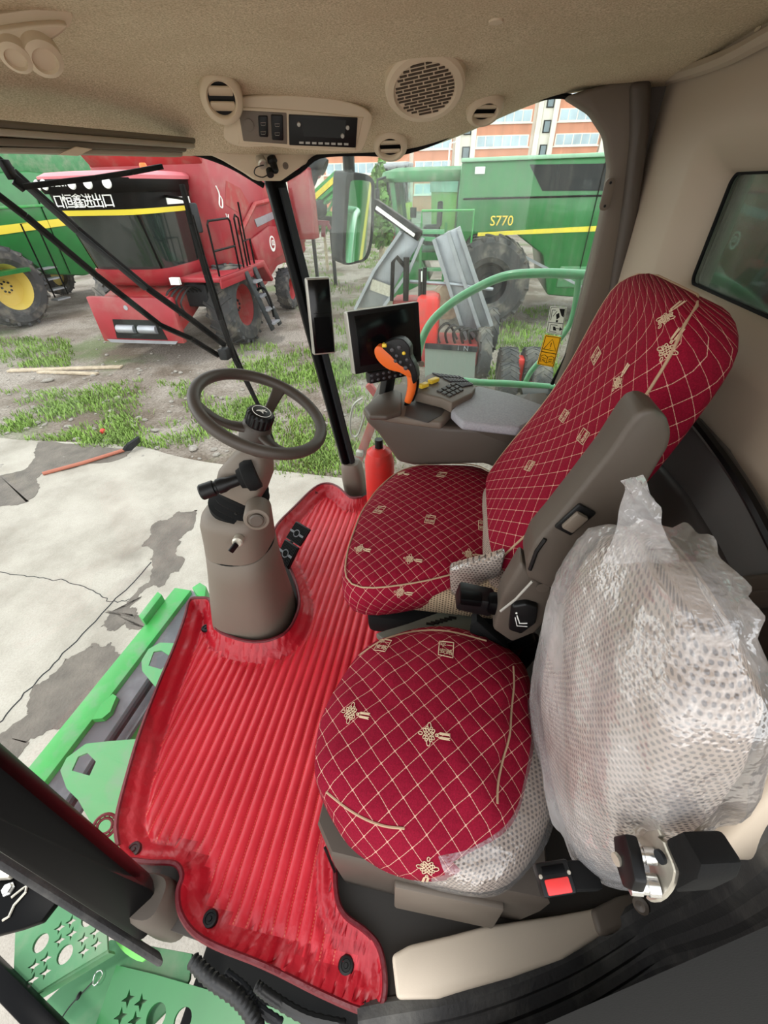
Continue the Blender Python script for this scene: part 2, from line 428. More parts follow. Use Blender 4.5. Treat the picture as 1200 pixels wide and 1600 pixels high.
# ceiling: fabric underside and the roof slab above it, one piece
mb = MB(); nx_, ny_ = 60, 60
def cpt(u, v):
    x = -.12 + (XR + .02 + .12) * u; y = -.66 + (roof_front(x) + .66) * v; return V((x, y, ceil_z(x, y)))
mb.grid(cpt, nx_, ny_); n1 = len(mb.f)
mb.m = 1; mb.grid(lambda u, v: V((cpt(u, v).x, cpt(u, v).y, 1.70)), nx_, ny_)
def side(fa):
    mb.grid(lambda u, v: (lambda p: V((p.x, p.y, p.z + (1.70 - p.z) * v)))(fa(u)), 60, 1)
side(lambda u: cpt(u, 0)); side(lambda u: cpt(u, 1)); side(lambda u: cpt(0, u)); side(lambda u: cpt(1, u))
struct(mb.build('ceiling', [m_head, m_jdg], recalc=False, angle=60))
# floor slab and the frame below it
mb = MB()
fl = [(0.02, .03), (.035, .30), (.05, .48), (.06, .62), (.16, .70)] + [(x, wind_y(x, 0) - .03) for x in np.linspace(.25, 1.7, 16)] + [(1.86, .47), (1.86, -.56), (.28, -.56), (.16, -.3)]
mb.prism([V((x, y, -.012)) for x, y in fl], (0, 0, -.10))
struct(mb.build('floor', pm('grey_brown_floor', (66, 61, 56), .7)))
mb = MB(); mb.box((1.0, -.05, -.36), (1.5, .8, .5), bev=.02); mb.box((1.0, .45, -.2), (1.3, .4, .16), bev=.02); mb.box((.75, .0, -1.05), (2.2, 1.5, .25), bev=.02)
struct(mb.build('trim_underframe', m_matte))
# windscreen and its black border
mb = MB()
mb.grid(lambda u, v: V((.10 + 1.72 * u, wind_y(.10 + 1.72 * u, 1.44 * v - .02), 1.44 * v - .02)), 40, 14)
struct(mb.build('window_1', m_glass, recalc=False))
# right side window: one big pane with a rounded upper rear corner
side_px = [(452, 300), (468, 268), (500, 244), (560, 240), (620, 240), (680, 222), (730, 196), (780, 172), (840, 154), (890, 152), (930, 180), (950, 215), (955, 260), (930, 400), (900, 520), (862, 600)]
sp = [HX(px, py, XR) for px, py in side_px]
sp = [V((XR, .49, -.02)), V((XR, .70, 1.34))] + sp[1:] + [V((XR, -.38, .3)), V((XR, -.34, -.02))]
mb = MB(); mb.prism(sp, (.006, 0, 0)); struct(mb.build('window_2', m_glassd))
edge = [p + V((-.004, 0, 0)) for p in sp[1:-2]]
mb = MB(); mb.tube(smooth_path(edge, 4), .008, 6); struct(mb.build('trim_window_seal', m_matte))
# black edge of the windscreen under the roof lining
P = [V((x, wind_y(x, 1.43) + .004, 1.43)) for x in np.linspace(.12, 1.72, 30)] + [WIND(340, 250, -.01), WIND(375, 266, -.01), WIND(408, 288, -.01)]
mb = MB(); mb.tube(P[:30], .010, 6); struct(mb.build('trim_windscreen_seal', m_matte))
mb = MB(); mb.tube(smooth_path([WIND(262, 236, -.01), WIND(300, 238, -.01), WIND(335, 248, -.01), WIND(370, 264, -.01), WIND(412, 290, -.01)], 6), .009, 8)
struct(mb.build('trim_corner_seal', m_matte))
# front right corner post with its boot
top, base = V((1.845, .70, 1.36)), V((1.845, .485, -.02))
mb = MB()
d = (top - base)
mb.prism(plane_poly(base, (.80, -.6, 0), (.6, .8, 0), [(-.028, -.022), (.032, -.022), (.040, .0), (.03, .03), (-.03, .03), (-.040, .0)]), d, .006)
mb.m = 1; mb.prism(plane_poly(base + V((-.012, -.016, .04)), (.80, -.6, 0), (.6, .8, 0), [(-.012, -.012), (.012, -.012), (.012, .01), (-.012, .01)]), d * .95)
struct(mb.build('trim_corner_post', [m_frame, m_dgrey]))
mb = MB()
mb.loft([superring(base + V((0, 0, z)) + d * (z / 1.4), (1, 0, 0), (0, 1, 0), r, r * .9, 3, 24) for z, r in ((-.02, .066), (.05, .066), (.085, .06), (.095, .048))])
struct(mb.build('trim_post_boot', m_trim))
# front left corner post (black) with the grey weather strip beside it
b2 = HZ(240, 1428, -.03); t2 = HX(0, 1247, .125); t2 = b2 + (t2 - b2) * (1.47 / (t2.z - b2.z))
mb = MB(); mb.prism(plane_poly(b2, (.8, -.6, 0), (.6, .8, 0), [(-.04, -.03), (.04, -.03), (.046, .0), (.04, .03), (-.04, .03), (-.046, 0)]), t2 - b2, .01)
struct(mb.build('trim_left_post', m_frame))
b3 = HZ(250, 1500, -.10); t3 = HX(0, 1345, .085); t3 = b3 + (t3 - b3) * (1.52 / (t3.z - b3.z))
mb = MB(); mb.prism(plane_poly(b3, (.8, -.6, 0), (.6, .8, 0), [(-.008, -.014), (.008, -.014), (.008, .014), (-.008, .014)]), t3 - b3, .006)
struct(mb.build('trim_door_seal', m_seal))
mb = MB(); mb.loft([superring(b2 + V((.012, -.022, z)) + (t2 - b2) * (z / 1.5), (1, 0, 0), (0, 1, 0), r, r * 1.05, 3, 24) for z, r in ((-.03, .047), (.03, .046), (.05, .044), (.06, .038))])
struct(mb.build('trim_left_post_boot', m_trimd))
# rear right pillar: broad inner face and a darker rounded return
pil = [(884, 150), (925, 176), (948, 212), (955, 262), (946, 320), (930, 400), (910, 480), (888, 560), (868, 606), (905, 640), (950, 560), (962, 470), (985, 330), (1003, 220), (1014, 122), (960, 128), (920, 138)]
mb = MB(); mb.prism([HX(px, py, 1.80) for px, py in pil], (.07, 0, 0), .012, 3)
struct(mb.build('trim_rear_pillar', m_trim))
ret = [(985, 126), (1022, 120), (1017, 210), (1000, 330), (975, 470), (955, 560), (925, 640), (900, 640), (930, 560), (950, 470), (972, 330), (985, 220)]
mb = MB(); mb.prism([HX(px, py, 1.785) for px, py in ret], (.06, 0, 0), .02, 3)
struct(mb.build('trim_pillar_return', m_trimd))
mb = MB(); mb.box((1.90, -.56, .80), (.06, .16, 1.7)); struct(mb.build('wall_right', m_trimd))
# rear wall with the recessed window
YW = -.565
def hy(px, py, y=YW): return HY(px, py, y)
wx0, wx1, wz0, wz1 = .25, 1.43, 1.095, 1.338
def rect_loop(x0, x1, z0, z1, y, r, n=6):
    cx, cz = (x0 + x1) / 2, (z0 + z1) / 2
    return [V((cx + a, y, cz + b)) for a, b in rrect(x1 - x0, z1 - z0, r, n)]
mb = MB()
outer = []
inner0 = rect_loop(wx0 - .085, wx1 + .085, wz0 - .085, wz1 + .075, YW, .06)
for p in inner0:
    q = p.copy(); cx, cz = (wx0 + wx1) / 2, (wz0 + wz1) / 2
    xo = 1.88 if p.x > cx else .17; zo = 1.60 if p.z > cz else -.05
    outer.append(V((xo, YW, zo)))
loops = [outer, inner0, rect_loop(wx0 - .072, wx1 + .072, wz0 - .072, wz1 + .062, YW - .004, .055), rect_loop(wx0 - .05, wx1 + .05, wz0 - .05, wz1 + .04, YW - .022, .05),
         rect_loop(wx0 - .008, wx1 + .008, wz0 - .008, wz1 + .008, YW - .055, .03), rect_loop(wx0, wx1, wz0, wz1, YW - .075, .025), rect_loop(wx0, wx1, wz0, wz1, YW - .12, .025)]
back = [V((p.x, YW - .12, p.z)) for p in outer]
mb.loft(loops + [back], caps=False)
mb.loft([back, outer], caps=False)
struct(mb.build('wall_rear', m_wall, recalc=False, angle=40))
mb = MB(); mb.prism(rect_loop(wx0 - .004, wx1 + .004, wz0 - .004, wz1 + .004, YW - .085, .025), (0, -.005, 0)); struct(mb.build('window_3', m_glassr))
mb = MB(); mb.tube(rect_loop(wx0 + .001, wx1 - .001, wz0 + .001, wz1 - .001, YW - .082, .025), .005, 6, closed=True); struct(mb.build('trim_rear_window_seal', m_matte))
# cove where wall and roof lining meet
mb = MB(); mb.tube(smooth_path([hy(1016, 124) + V((0, .01, -.006)), hy(1060, 116, YW + .012), hy(1130, 92, YW + .014), hy(1200, 56, YW + .016), hy(1300, 0, YW + .016)], 6), .016, 8)
struct(mb.build('trim_roof_cove', m_wall))
# lower rear panels
def wallpanel(name, px, th, mat, bev, y=YW):
    mb = MB(); mb.prism([hy(a, b, y + th) for a, b in px], (0, -th, 0), bev, 3); return mb.build(name, mat)
struct(wallpanel('trim_rear_panel', [(1010, 660), (1052, 640), (1078, 652), (1120, 700), (1170, 780), (1230, 900), (1095, 910), (960, 900), (960, 760)], .03, m_greypan, .012))
arcp = smooth_path([hy(1052, 634, YW + .035), hy(1082, 655, YW + .035), hy(1125, 708, YW + .035), (hy(1170, 775, YW + .035)), hy(1215, 860, YW + .035), hy(1240, 910, YW + .035)], 6)
mb = MB(); mb.tube(arcp, .011, 8); struct(mb.build('trim_panel_edging', m_black))
struct(wallpanel('trim_inner_panel', [(985, 700), (1020, 720), (1062, 770), (1110, 850), (1150, 930), (1000, 960), (930, 900), (940, 760)], .045, m_greydark, .012))
struct(wallpanel('trim_lower_rear_panel', [(1095, 905), (1210, 893), (1260, 900), (1260, 1120), (1160, 1100), (1105, 1000)], .04, m_trimd, .01))
struct(wallpanel('trim_lower_rear_ledge', [(1085, 930), (1235, 915), (1240, 945), (1092, 955)], .055, m_trimd, .008))
# sill mouldings, door post, seal and the black body below the door
DP, DN = (.03, 0, 0), (1, .40, 0)
def HD(px, py, off=0.0): return HP(px, py, (.03 + off, 0, 0), DN)
sill = [(612, 1492), (640, 1476), (700, 1462), (760, 1446), (870, 1430), (925, 1420), (960, 1405), (940, 1462), (880, 1500), (800, 1528), (720, 1550), (684, 1562), (620, 1562)]
mb = MB(); mb.prism([HZ(a, b, .045) for a, b in sill], (0, 0, -.07), .008, 3); struct(mb.build('trim_sill_moulding', m_beige))
mb = MB(); mb.prism([HZ(a, b, .06) for a, b in [(925, 1420), (965, 1400), (1000, 1392), (1010, 1432), (985, 1448), (950, 1462), (936, 1460)]], (0, 0, -.08), .01, 3); struct(mb.build('trim_sill_corner', m_trim))
post = [(1250, 1060), (1250, 1190), (1112, 1345), (1090, 1338), (1064, 1292), (1120, 1230)]
mb = MB(); mb.prism([HY(a, b, -.385) for a, b in post], (.02, -.14, 0), .012, 3); mb.box((.315, -.47, 1.32), (.10, .13, .56), rotm((1, 0, .1), (0, 1, 0), (-.1, 0, 1)), .012); struct(mb.build('trim_door_post', m_beige))
def HS(px, py, dz=0.0, dy=0.0):                      # along the lower rear corner of the door opening
    yj = -.50 + .07 * sstep(1440, 1260, py)
    A, B = HZ(px, py, .02 + dz), HY(px, py, yj + dy)
    return A if A.y > -.50 and A.x > -.2 and py > 1420 else B
seal_px = [(560, 1596), (600, 1588), (660, 1578), (720, 1566), (800, 1540), (880, 1506), (940, 1472), (1000, 1434), (1056, 1404), (1120, 1368), (1176, 1320), (1230, 1260), (1340, 1120)]
sealp = smooth_path([HS(a, b) for a, b in seal_px], 5)
mb = MB()
for off, r in ((V((.0, 0, 0)), .024), (V((-.022, -.010, -.012)), .022), (V((-.045, -.022, -.026)), .018), (V((-.062, -.034, -.042)), .018), (V((-.078, -.046, -.062)), .020), (V((-.088, -.056, -.085)), .018)):
    mb.tube([p + off for p in sealp], r, 8)
struct(mb.build('trim_door_opening_seal', m_seal))
body = [p + V((-.085, -.055, -.095)) for p in sealp]
low = [p + V((-.10, -.45, -1.0)) for p in sealp]
mb = MB(); mb.loft([body, [p + V((-.05, -.14, -.2)) for p in body], low], caps=False)
struct(mb.build('wall_left', m_matte, recalc=False))
mb = MB()
cl = [HX(a, b, 1.775) for a, b in []]
o = HX(948, 304, 1.79); ax, ay = V((0, -.99, .1)), V((0, .1, .99)); ay = (HX(951, 290, 1.79) - HX(944, 318, 1.79)).normalized(); ax = V((1, 0, 0)).cross(ay)
t_ = thing('coat_hook_plate', 'small oval taupe clip plate with two screws on the rear pillar', 'clip', o)
mb.prism(plane_poly(o, ax, ay, rrect(.030, .085, .014)), (-.010, 0, 0), .004, 2); mb.build('plate', m_trim, t_)
for s in (-1, 1):
    mb = MB(); mb.lathe([(0, 0), (.004, 0), (.004, .003), (0, .003)], o + ay * .03 * s + V((-.010, 0, 0)), (-1, 0, 0), 10); mb.build('screw', m_black, t_)
# ------------------------------------------------------------------ the red quilted floor mat
def poly_dist(pts, poly):
    P = np.array(pts); d = np.full(len(P), 1e9); n = len(poly)
    for i in range(n):
        a = np.array(poly[i]); b = np.array(poly[(i + 1) % n]); ab = b - a
        t = np.clip(((P - a) @ ab) / max(ab @ ab, 1e-12), 0, 1); q = a + t[:, None] * ab
        d = np.minimum(d, np.sqrt(((P - q) ** 2).sum(1)))
    return d
mat_px = [(199, 1330), (196, 1290), (212, 1220), (232, 1150), (258, 1080), (282, 1020), (296, 978), (303, 952), (318, 948), (334, 952), (341, 984), (353, 1003), (402, 1017), (447, 1005), (467, 974),
          (470, 944), (456, 900), (432, 856), (436, 834), (462, 806), (492, 776), (512, 768), (530, 774), (548, 790), (566, 790)]
mo = smooth_path([HZ(a, b, .01) for a, b in mat_px], 4)
mo = [(p.x, p.y) for p in mo] + [(1.80, .30), (1.80, -.30), (.60, -.30), (.60, .155)]
near_px = [(524, 1336), (527, 1400), (540, 1432), (570, 1455), (592, 1480), (601, 1520), (600, 1560), (588, 1582), (560, 1578), (500, 1552), (420, 1512), (350, 1484), (314, 1462), (294, 1432), (290, 1400), (296, 1376), (285, 1358), (250, 1356), (215, 1352)]
mo += [(p.x, p.y) for p in smooth_path([HZ(a, b, .01) for a, b in near_px], 4)]
RP = .030
bm = bmesh.new(); bm.faces.new([bm.verts.new((x, y, 0)) for x, y in mo])
bmesh.ops.triangulate(bm, faces=bm.faces[:])
ymin, ymax = min(p[1] for p in mo), max(p[1] for p in mo)
y = ymin
while y < ymax:
    bmesh.ops.bisect_plane(bm, geom=bm.verts[:] + bm.edges[:] + bm.faces[:], plane_co=(0, y, 0), plane_no=(0, 1, 0)); y += RP / 7
x = -.05
while x < 1.85:
    bmesh.ops.bisect_plane(bm, geom=bm.verts[:] + bm.edges[:] + bm.faces[:], plane_co=(x, 0, 0), plane_no=(1, 0, 0)); x += .022
vs = [(v.co.x, v.co.y) for v in bm.verts]; dd = poly_dist(vs, mo)
nzv = RNG.normal(size=4)
for v, d in zip(bm.verts, dd):
    y = v.co.y; x = v.co.x
    fr = (y / RP) % 1.0
    rib = .0085 * abs(math.sin(math.pi * fr)) ** .55
    e = sstep(.045, .062, d)
    bead = .010 * (1 if d < .01 else 0) + .010 * max(0, 1 - abs(d - .030) / .016)
    wr = .003 * math.sin(x * 38 + y * 51) * math.sin(y * 33 - x * 21 + 1)
    up = .05 * max(0, 1 - d / .05) ** 1.2 * (1.0 if y > .28 else .35)
    v.co.z = .006 + rib * e + bead * (1 - e) + wr * (1 - e * .6) + up
ext = bmesh.ops.extrude_edge_only(bm, edges=[e for e in bm.edges if e.is_boundary])
for g in ext['geom']:
    if isinstance(g, bmesh.types.BMVert): g.co.z = max(-.012, g.co.z - .03)
bm.faces.ensure_lookup_table()
fd = poly_dist([(f.calc_center_median().x, f.calc_center_median().y) for f in bm.faces], mo)
mb = MB(); mb.addbm(bm); mb.mi = [1 if d < .048 else 0 for d in fd]
floor_mat = mb.build('floor_mat', [m_vinyl, m_vinylb], angle=60, uv=lambda p: (p.x, p.y / RP))
tag(floor_mat, 'glossy red ribbed vinyl mat covering the cab floor', 'floor mat')
# dark binding round the edge
def walk(poly, d):
    return poly
edge_pts = [V((x, y, .066 if y > .28 else .032)) for x, y in mo]
i0 = len(smooth_path([HZ(a, b, .01) for a, b in mat_px], 4))
mb = MB(); mb.tube(edge_pts[:i0], .006, 6); mb.build('front_binding', m_vinyld, floor_mat)
mb = MB(); mb.tube(edge_pts[i0 + 4:], .006, 6); mb.build('rear_binding', m_vinyld, floor_mat)
mtree = bvh(floor_mat)
for a, b in ((322, 982), (210, 1328), (329, 1436), (541, 1509)):
    c = pick(a, b, mtree)[0]
    c = (c if c is not None else HZ(a, b, .016)) - V((0, 0, .001))
    mb = MB(); mb.lathe([(0, 0), (.0175, 0), (.0175, .004), (.015, .008), (.0105, .0085), (.0095, .006), (.005, .006), (.004, .010), (0, .010)], c, (0, 0, 1), 24)
    mb.build('snap_fastener', pm_snap if 'pm_snap' in globals() else m_black, floor_mat)
# braided hanging rings sewn on the front edge
for (a, b), nrm in (((495, 776), (-.5, -.6, .6)), ((170, 1292), (-.3, -.5, .8))):
    c = HZ(a, b, .03) + V((0, .012, 0)); ax_, ay_ = orth(V(nrm))
    mb = MB()
    for r, tr in ((.026, .004), (.017, .0035)):
        mb.tube([c + ax_ * r * math.cos(t) + ay_ * r * math.sin(t) for t in np.linspace(0, 2 * math.pi, 24, endpoint=False)], tr, 6, closed=True)
    for k in range(12):
        t = 2 * math.pi * k / 12; dv = ax_ * math.cos(t) + ay_ * math.sin(t); mb.tube([c + dv * .017, c + dv * .026], .002, 5)
    mb.build('hanging_ring', m_vinyld, floor_mat)
# ------------------------------------------------------------------ steering column, wheel, pedals
cb = V((.92, .66, 0))
col = thing('steering_column', 'taupe steering column rising from the front edge of the red mat', 'steering column', (.92, .68, .0))
def ring(z, yc, hy_, hx, n=2.8): return superring((.925, yc, z), (1, 0, 0), (0, 1, 0), hx, hy_, n, 44)
mb = MB(); mb.loft([ring(-.005, .690, .150, .150), ring(.05, .688, .146, .146), ring(.16, .680, .132, .132), ring(.30, .666, .115, .116), ring(.392, .655, .107, .108), ring(.396, .655, .103, .104)])
mb.build('base_housing', m_trim, col, angle=50)
mb = MB(); mb.loft([ring(.396, .655, .100, .102), ring(.400, .655, .106, .108), ring(.45, .648, .104, .106), ring(.52, .640, .102, .103), ring(.550, .636, .094, .096), ring(.562, .634, .075, .076)])
mb.build('middle_housing', m_trim, col, angle=50)
mb = MB(); mb.tube([(.925 + .108 * math.cos(t), .655 + .107 * math.sin(t), .398) for t in np.linspace(0, 2 * math.pi, 40, endpoint=False)], .003, 6, closed=True)
mb.build('housing_seam', m_matte, col)
CA = V((0, -.455, .89)).normalized(); CXa = V((1, 0, 0)); CYa = CA.cross(CXa)
o = V((.925, .625, .555))
def cring(h, r, ry=None, n=2.6, dy=0): return superring(o + CA * h + CYa * dy, CXa, CYa, r, ry or r, n, 36)
mb = MB(); mb.loft([cring(-.01, .078), cring(.012, .085), cring(.02, .074), cring(.034, .083), cring(.044, .072), cring(.058, .079), cring(.07, .068), cring(.085, .07)])
mb.build('bellows', m_matte, col, angle=50)
mb = MB(); mb.loft([cring(.078, .056, .054, 4, .006), cring(.088, .070, .064, 6, .006), cring(.150, .070, .064, 6, .006), cring(.185, .062, .055, 5, .004), cring(.222, .048, .042, 4), cring(.24, .036, .034, 2.4)])
mb.build('upper_housing', m_trim, col, angle=40)
# round adjuster boss with a cap, key and bolt
e0 = HX(396, 812, .80)
mb = MB(); mb.lathe([(0, -.03), (.036, -.03), (.036, .03), (.033, .036), (.026, .037), (.024, .033), (0, .033)], e0 + V((.03, 0, 0)), (-1, -.35, .1), 32)
mb.build('tilt_boss', m_trim, col)
mb = MB(); mb.lathe([(0, .034), (.020, .034), (.020, .040), (.016, .043), (0, .043)], e0 + V((.03, 0, 0)), (-1, -.35, .1), 24); mb.build('boss_cap', m_trimd, col)
k0 = HX(372, 845, .815)
mb = MB(); mb.lathe([(0, -.012), (.016, -.012), (.016, .008), (.012, .012), (0, .012)], k0, (-1, -.2, .1), 20); ig = mb.build('ignition_switch', m_zinc, col)
mb = MB(); mb.bar(k0 + V((-.012, -.002, 0)), k0 + V((-.035, .012, -.014)), .006, .020, bev=.002); mb.build('ignition_key', m_black, ig)
mb = MB(); mb.lathe([(0, 0), (.004, 0), (.004, .004), (0, .004)], HX(369, 802, .815), (-1, 0, 0), 12); mb.build('screw', m_black, col)
# control stalk
s0, s1 = HX(385, 745, .86), HX(313, 770, .80)
sdv = (s1 - s0).normalized(); L_ = (s1 - s0).length
mb = MB(); mb.lathe([(0, -.03), (.040, -.03), (.044, -.01), (.040, .004), (.030, .008), (.026, .02), (0, .02)], s0, sdv, 28); mb.build('stalk_collar', m_matte, col)
mb = MB(); mb.lathe([(0, .0), (.015, 0), (.017, L_ * .4), (.021, L_ * .5), (.021, L_ * .62), (.018, L_ * .64), (.018, L_ * .68), (.022, L_ * .70), (.022, L_ - .004), (.019, L_), (0, L_)], s0, sdv, 28)
st = mb.build('control_stalk', m_black, col)
a_, b_ = orth(sdv); mb = MB()
mb.tube([s1 + sdv * .001 + (a_ * math.cos(t) + b_ * math.sin(t)) * .012 for t in np.linspace(0, math.pi * 1.2, 12)], .0012, 5)
mb.tube([s1 + sdv * .001 + (a_ * math.cos(t) + b_ * math.sin(t)) * .007 for t in np.linspace(0, math.pi * 1.2, 10)], .0012, 5); mb.build('horn_symbol', m_white, st)
# wheel
WC = V((.92, .474, .883)); wn = V((0, -math.sin(.472), math.cos(.472))); wa = V((1, 0, 0)); wb = wn.cross(wa)
sw = thing('steering_wheel', 'dark taupe three-spoke steering wheel on top of the column', 'steering wheel', WC)
RR, rr = .1600, .0150
mb = MB(); mb.tube([WC + wa * RR * math.cos(t) + wb * RR * math.sin(t) for t in np.linspace(0, 2 * math.pi, 96, endpoint=False)], rr, 18, closed=True)
mb.build('rim', m_wheel, sw, angle=60)
hubc = WC - wn * .056
mb = MB(); mb.lathe([(0, -.055), (.036, -.055), (.040, -.03), (.038, .012), (.034, .018), (0, .018)], hubc, wn, 36); mb.build('hub', m_wheel, sw)
for a, b in ((310, 627), (441, 600), (468, 706)):
    q = HP(a, b, WC, wn); dr = (q - WC); dr -= wn * dr.dot(wn); dr.normalize(); sd_ = wn.cross(dr)
    rings = []
    for k in range(9):
        t = k / 8; r_ = .030 + (RR - .030) * t; dz = -.056 * (1 - t ** 1.4) - .012 * math.sin(math.pi * t); wd = .019 - .005 * math.sin(math.pi * t) + .005 * (t > .9); th = .009
        c_ = WC + dr * r_ + wn * dz; rings.append(superring(c_, sd_, wn, wd, th, 2.4, 16))
    mb = MB(); mb.loft(rings); mb.build('spoke', m_wheel, sw, angle=50)
cap0 = hubc + wn * .018; mb = MB()
rings = []
for h, r_ in ((0, .034), (.004, .036), (.030, .036), (.036, .032), (.038, .026)):
    rings.append([cap0 + wn * h + (wa * math.cos(2 * math.pi * k / 72) + wb * math.sin(2 * math.pi * k / 72)) * (r_ * (1.0 if (k // 2) % 2 else .94) if h in (.004, .030) else r_ * .96) for k in range(72)])
mb.loft(rings); cap = mb.build('horn_cap', m_black, sw, angle=30)
mb = MB(); c_ = cap0 + wn * .0385
mb.tube([c_ + (wa * math.cos(t) + wb * math.sin(t)) * .0235 for t in np.linspace(0, 2 * math.pi, 48, endpoint=False)], .0009, 5, closed=True)
deer = [(-.014, -.004), (-.006, -.001), (-.001, -.003), (.002, -.009), (.004, -.008), (.003, -.001), (.007, .002), (.013, .000), (.014, .002), (.008, .005), (.010, .010), (.008, .011), (.005, .006), (.003, .010), (.001, .006), (-.005, .004), (-.008, .003), (-.013, -.001)]
ra = math.radians(25); deer = [(x * math.cos(ra) - y * math.sin(ra), x * math.sin(ra) + y * math.cos(ra)) for x, y in deer]
mb.prism(plane_poly(c_, -wb, wa, deer), wn * .001); mb.build('leaping_deer_emblem', m_white, cap)
# brake pedals
def pedal(px, label):
    q = [HZ(a, b, z) for (a, b), z in zip(px, (.15, .15, .085, .085))]
    c = sum(q, V()) / 4; ax = ((q[1] - q[0]) + (q[2] - q[3])).normalized(); dn = ((q[3] - q[0]) + (q[2] - q[1])).normalized()
    n = ax.cross(dn).normalized()
    if n.z < 0: n = -n
    w_ = ((q[1] - q[0]).length + (q[2] - q[3]).length) / 2; h_ = ((q[3] - q[0]).length + (q[2] - q[1]).length) / 2
    t = thing('brake_pedal', label, 'pedal', c)
    mb = MB(); mb.box(c - n * .008, (w_, h_, .014), rotm(ax, -dn, n), .004); mb.build('pedal_plate', m_black, t)
    mb = MB()
    for k in range(11):
        mb.box(c + n * .001 - ax * w_ * (.42 - .084 * k), (w_ * .045, h_ * .9, .005), rotm(ax, -dn, n))
    mb.build('tread_pad', m_matte, t)
    mb = MB(); mb.tube([c + n * .004 + ax * .016 * math.cos(k) - dn * .016 * math.sin(k) for k in np.linspace(0, 2 * math.pi, 20, endpoint=False)], .003, 6, closed=True)
    mb.bar(c + n * .004 + ax * .018, c + n * .004 + ax * w_ * .46, .010, .003, n); mb.bar(c + n * .004 - ax * .018, c + n * .004 - ax * w_ * .46, .010, .003, n)
    mb.build('pad_ring_mark', m_key, t)
    mb = MB(); mb.bar(c - n * .012 + dn * .01, c - n * .02 + V((0, .13, -.14)), .03, .014, bev=.003); mb.build('pedal_arm', m_black, t)
pedal([(462, 814), (484, 827), (467, 854), (446, 840)], 'farther of the two black brake pedals, nearer the corner post')
pedal([(445, 842), (466, 855), (449, 890), (429, 874)], 'nearer of the two black brake pedals, close beside the column')
# ------------------------------------------------------------------ helpers for upholstery
def radial(poly, c, n=72):
    out = []
    for k in range(n):
        t = 2 * math.pi * k / n; dx, dy = math.cos(t), math.sin(t); best = 0
        for i in range(len(poly)):
            ax, ay = poly[i][0] - c[0], poly[i][1] - c[1]; bx, by = poly[(i + 1) % len(poly)][0] - c[0], poly[(i + 1) % len(poly)][1] - c[1]
            ex, ey = bx - ax, by - ay; den = dx * ey - dy * ex
            if abs(den) < 1e-12: continue
            r = (ax * ey - ay * ex) / den; s = (ax * dy - ay * dx) / den
            if r > 0 and -1e-6 <= s <= 1 + 1e-6: best = max(best, r)
        out.append(best)
    return np.array(out)
def smooth_r(r, k=2):
    for _ in range(k): r = (np.roll(r, 1) + 2 * r + np.roll(r, -1)) / 4
    return r
def polar_cushion(c, rings, n=72, wr=0.0):
    """rings: (radius array, z function or number); uv unfolds the sides outwards"""
    vs = []; uv = []; prev = None; acc = np.zeros(n); pz = None; pr = None
    for r, z in rings:
        zz = np.full(n, z) if not hasattr(z, '__len__') else np.array(z)
        if pr is None: acc = r.copy()
        else: acc = acc + np.sqrt((r - pr) ** 2 + (zz - pz) ** 2)
        pr, pz = r, zz
        for k in range(n):
            t = 2 * math.pi * k / n
            w_ = wr * min(1, r[k] / .12) * math.sin(5 * t + 9 * zz[k] * 10) * math.sin(acc[k] * 40 + 3 * t) if wr else 0
            vs.append(V((c[0] + (r[k] + w_ * .6) * math.cos(t), c[1] + (r[k] + w_ * .6) * math.sin(t), zz[k] + w_)))
            uv.append((acc[k] * math.cos(t), acc[k] * math.sin(t)))
    fs = []
    for i in range(len(rings) - 1):
        for k in range(n):
            k2 = (k + 1) % n; fs.append((i * n + k, i * n + k2, (i + 1) * n + k2, (i + 1) * n + k))
    vs.append(V((c[0], c[1], vs[0].z))); uv.append((0, 0)); fs += [(len(vs) - 1, k, (k + 1) % n) for k in range(n)]
    return vs, fs, uv
KNOT = []
def _loop(cx, cy, rx, ry, rot=0, n=12, a0=0, a1=2 * math.pi):
    return [(cx + rx * math.cos(t) * math.cos(rot) - ry * math.sin(t) * math.sin(rot), cy + rx * math.cos(t) * math.sin(rot) + ry * math.sin(t) * math.cos(rot)) for t in np.linspace(a0, a1, n)]
for sx_ in (-1, 1): KNOT.append(_loop(0, sx_ * .0155, .0035, .0065))
KNOT.append(_loop(-.0165, 0, .004, .0028)); KNOT.append(_loop(.016, 0, .003, .0025))
for sx_ in (-1, 1):
    for sy_ in (-1, 1):
        KNOT.append(_loop(sx_ * .0085, sy_ * .0065, .0034, .0026, math.pi / 4 * sx_ * sy_)); KNOT.append(_loop(sx_ * .0042, sy_ * .0112, .0028, .0022, .6))
for k in (-1, 0, 1):
    o_ = k * .0034; KNOT.append([(o_ - .0068, o_ + .0068), (o_ + .0068, o_ - .0068)]); KNOT.append([(o_ - .0068, -o_ - .0068), (o_ + .0068, -o_ + .0068)])
for s_ in (-1, 1):
    KNOT.append([(.016, 0), (.020, s_ * .0038), (.040, s_ * .0042)]); KNOT.append([(.021, s_ * .0022), (.042, s_ * .0026)]); KNOT.append([(.021, s_ * .0052), (.042, s_ * .0058)])
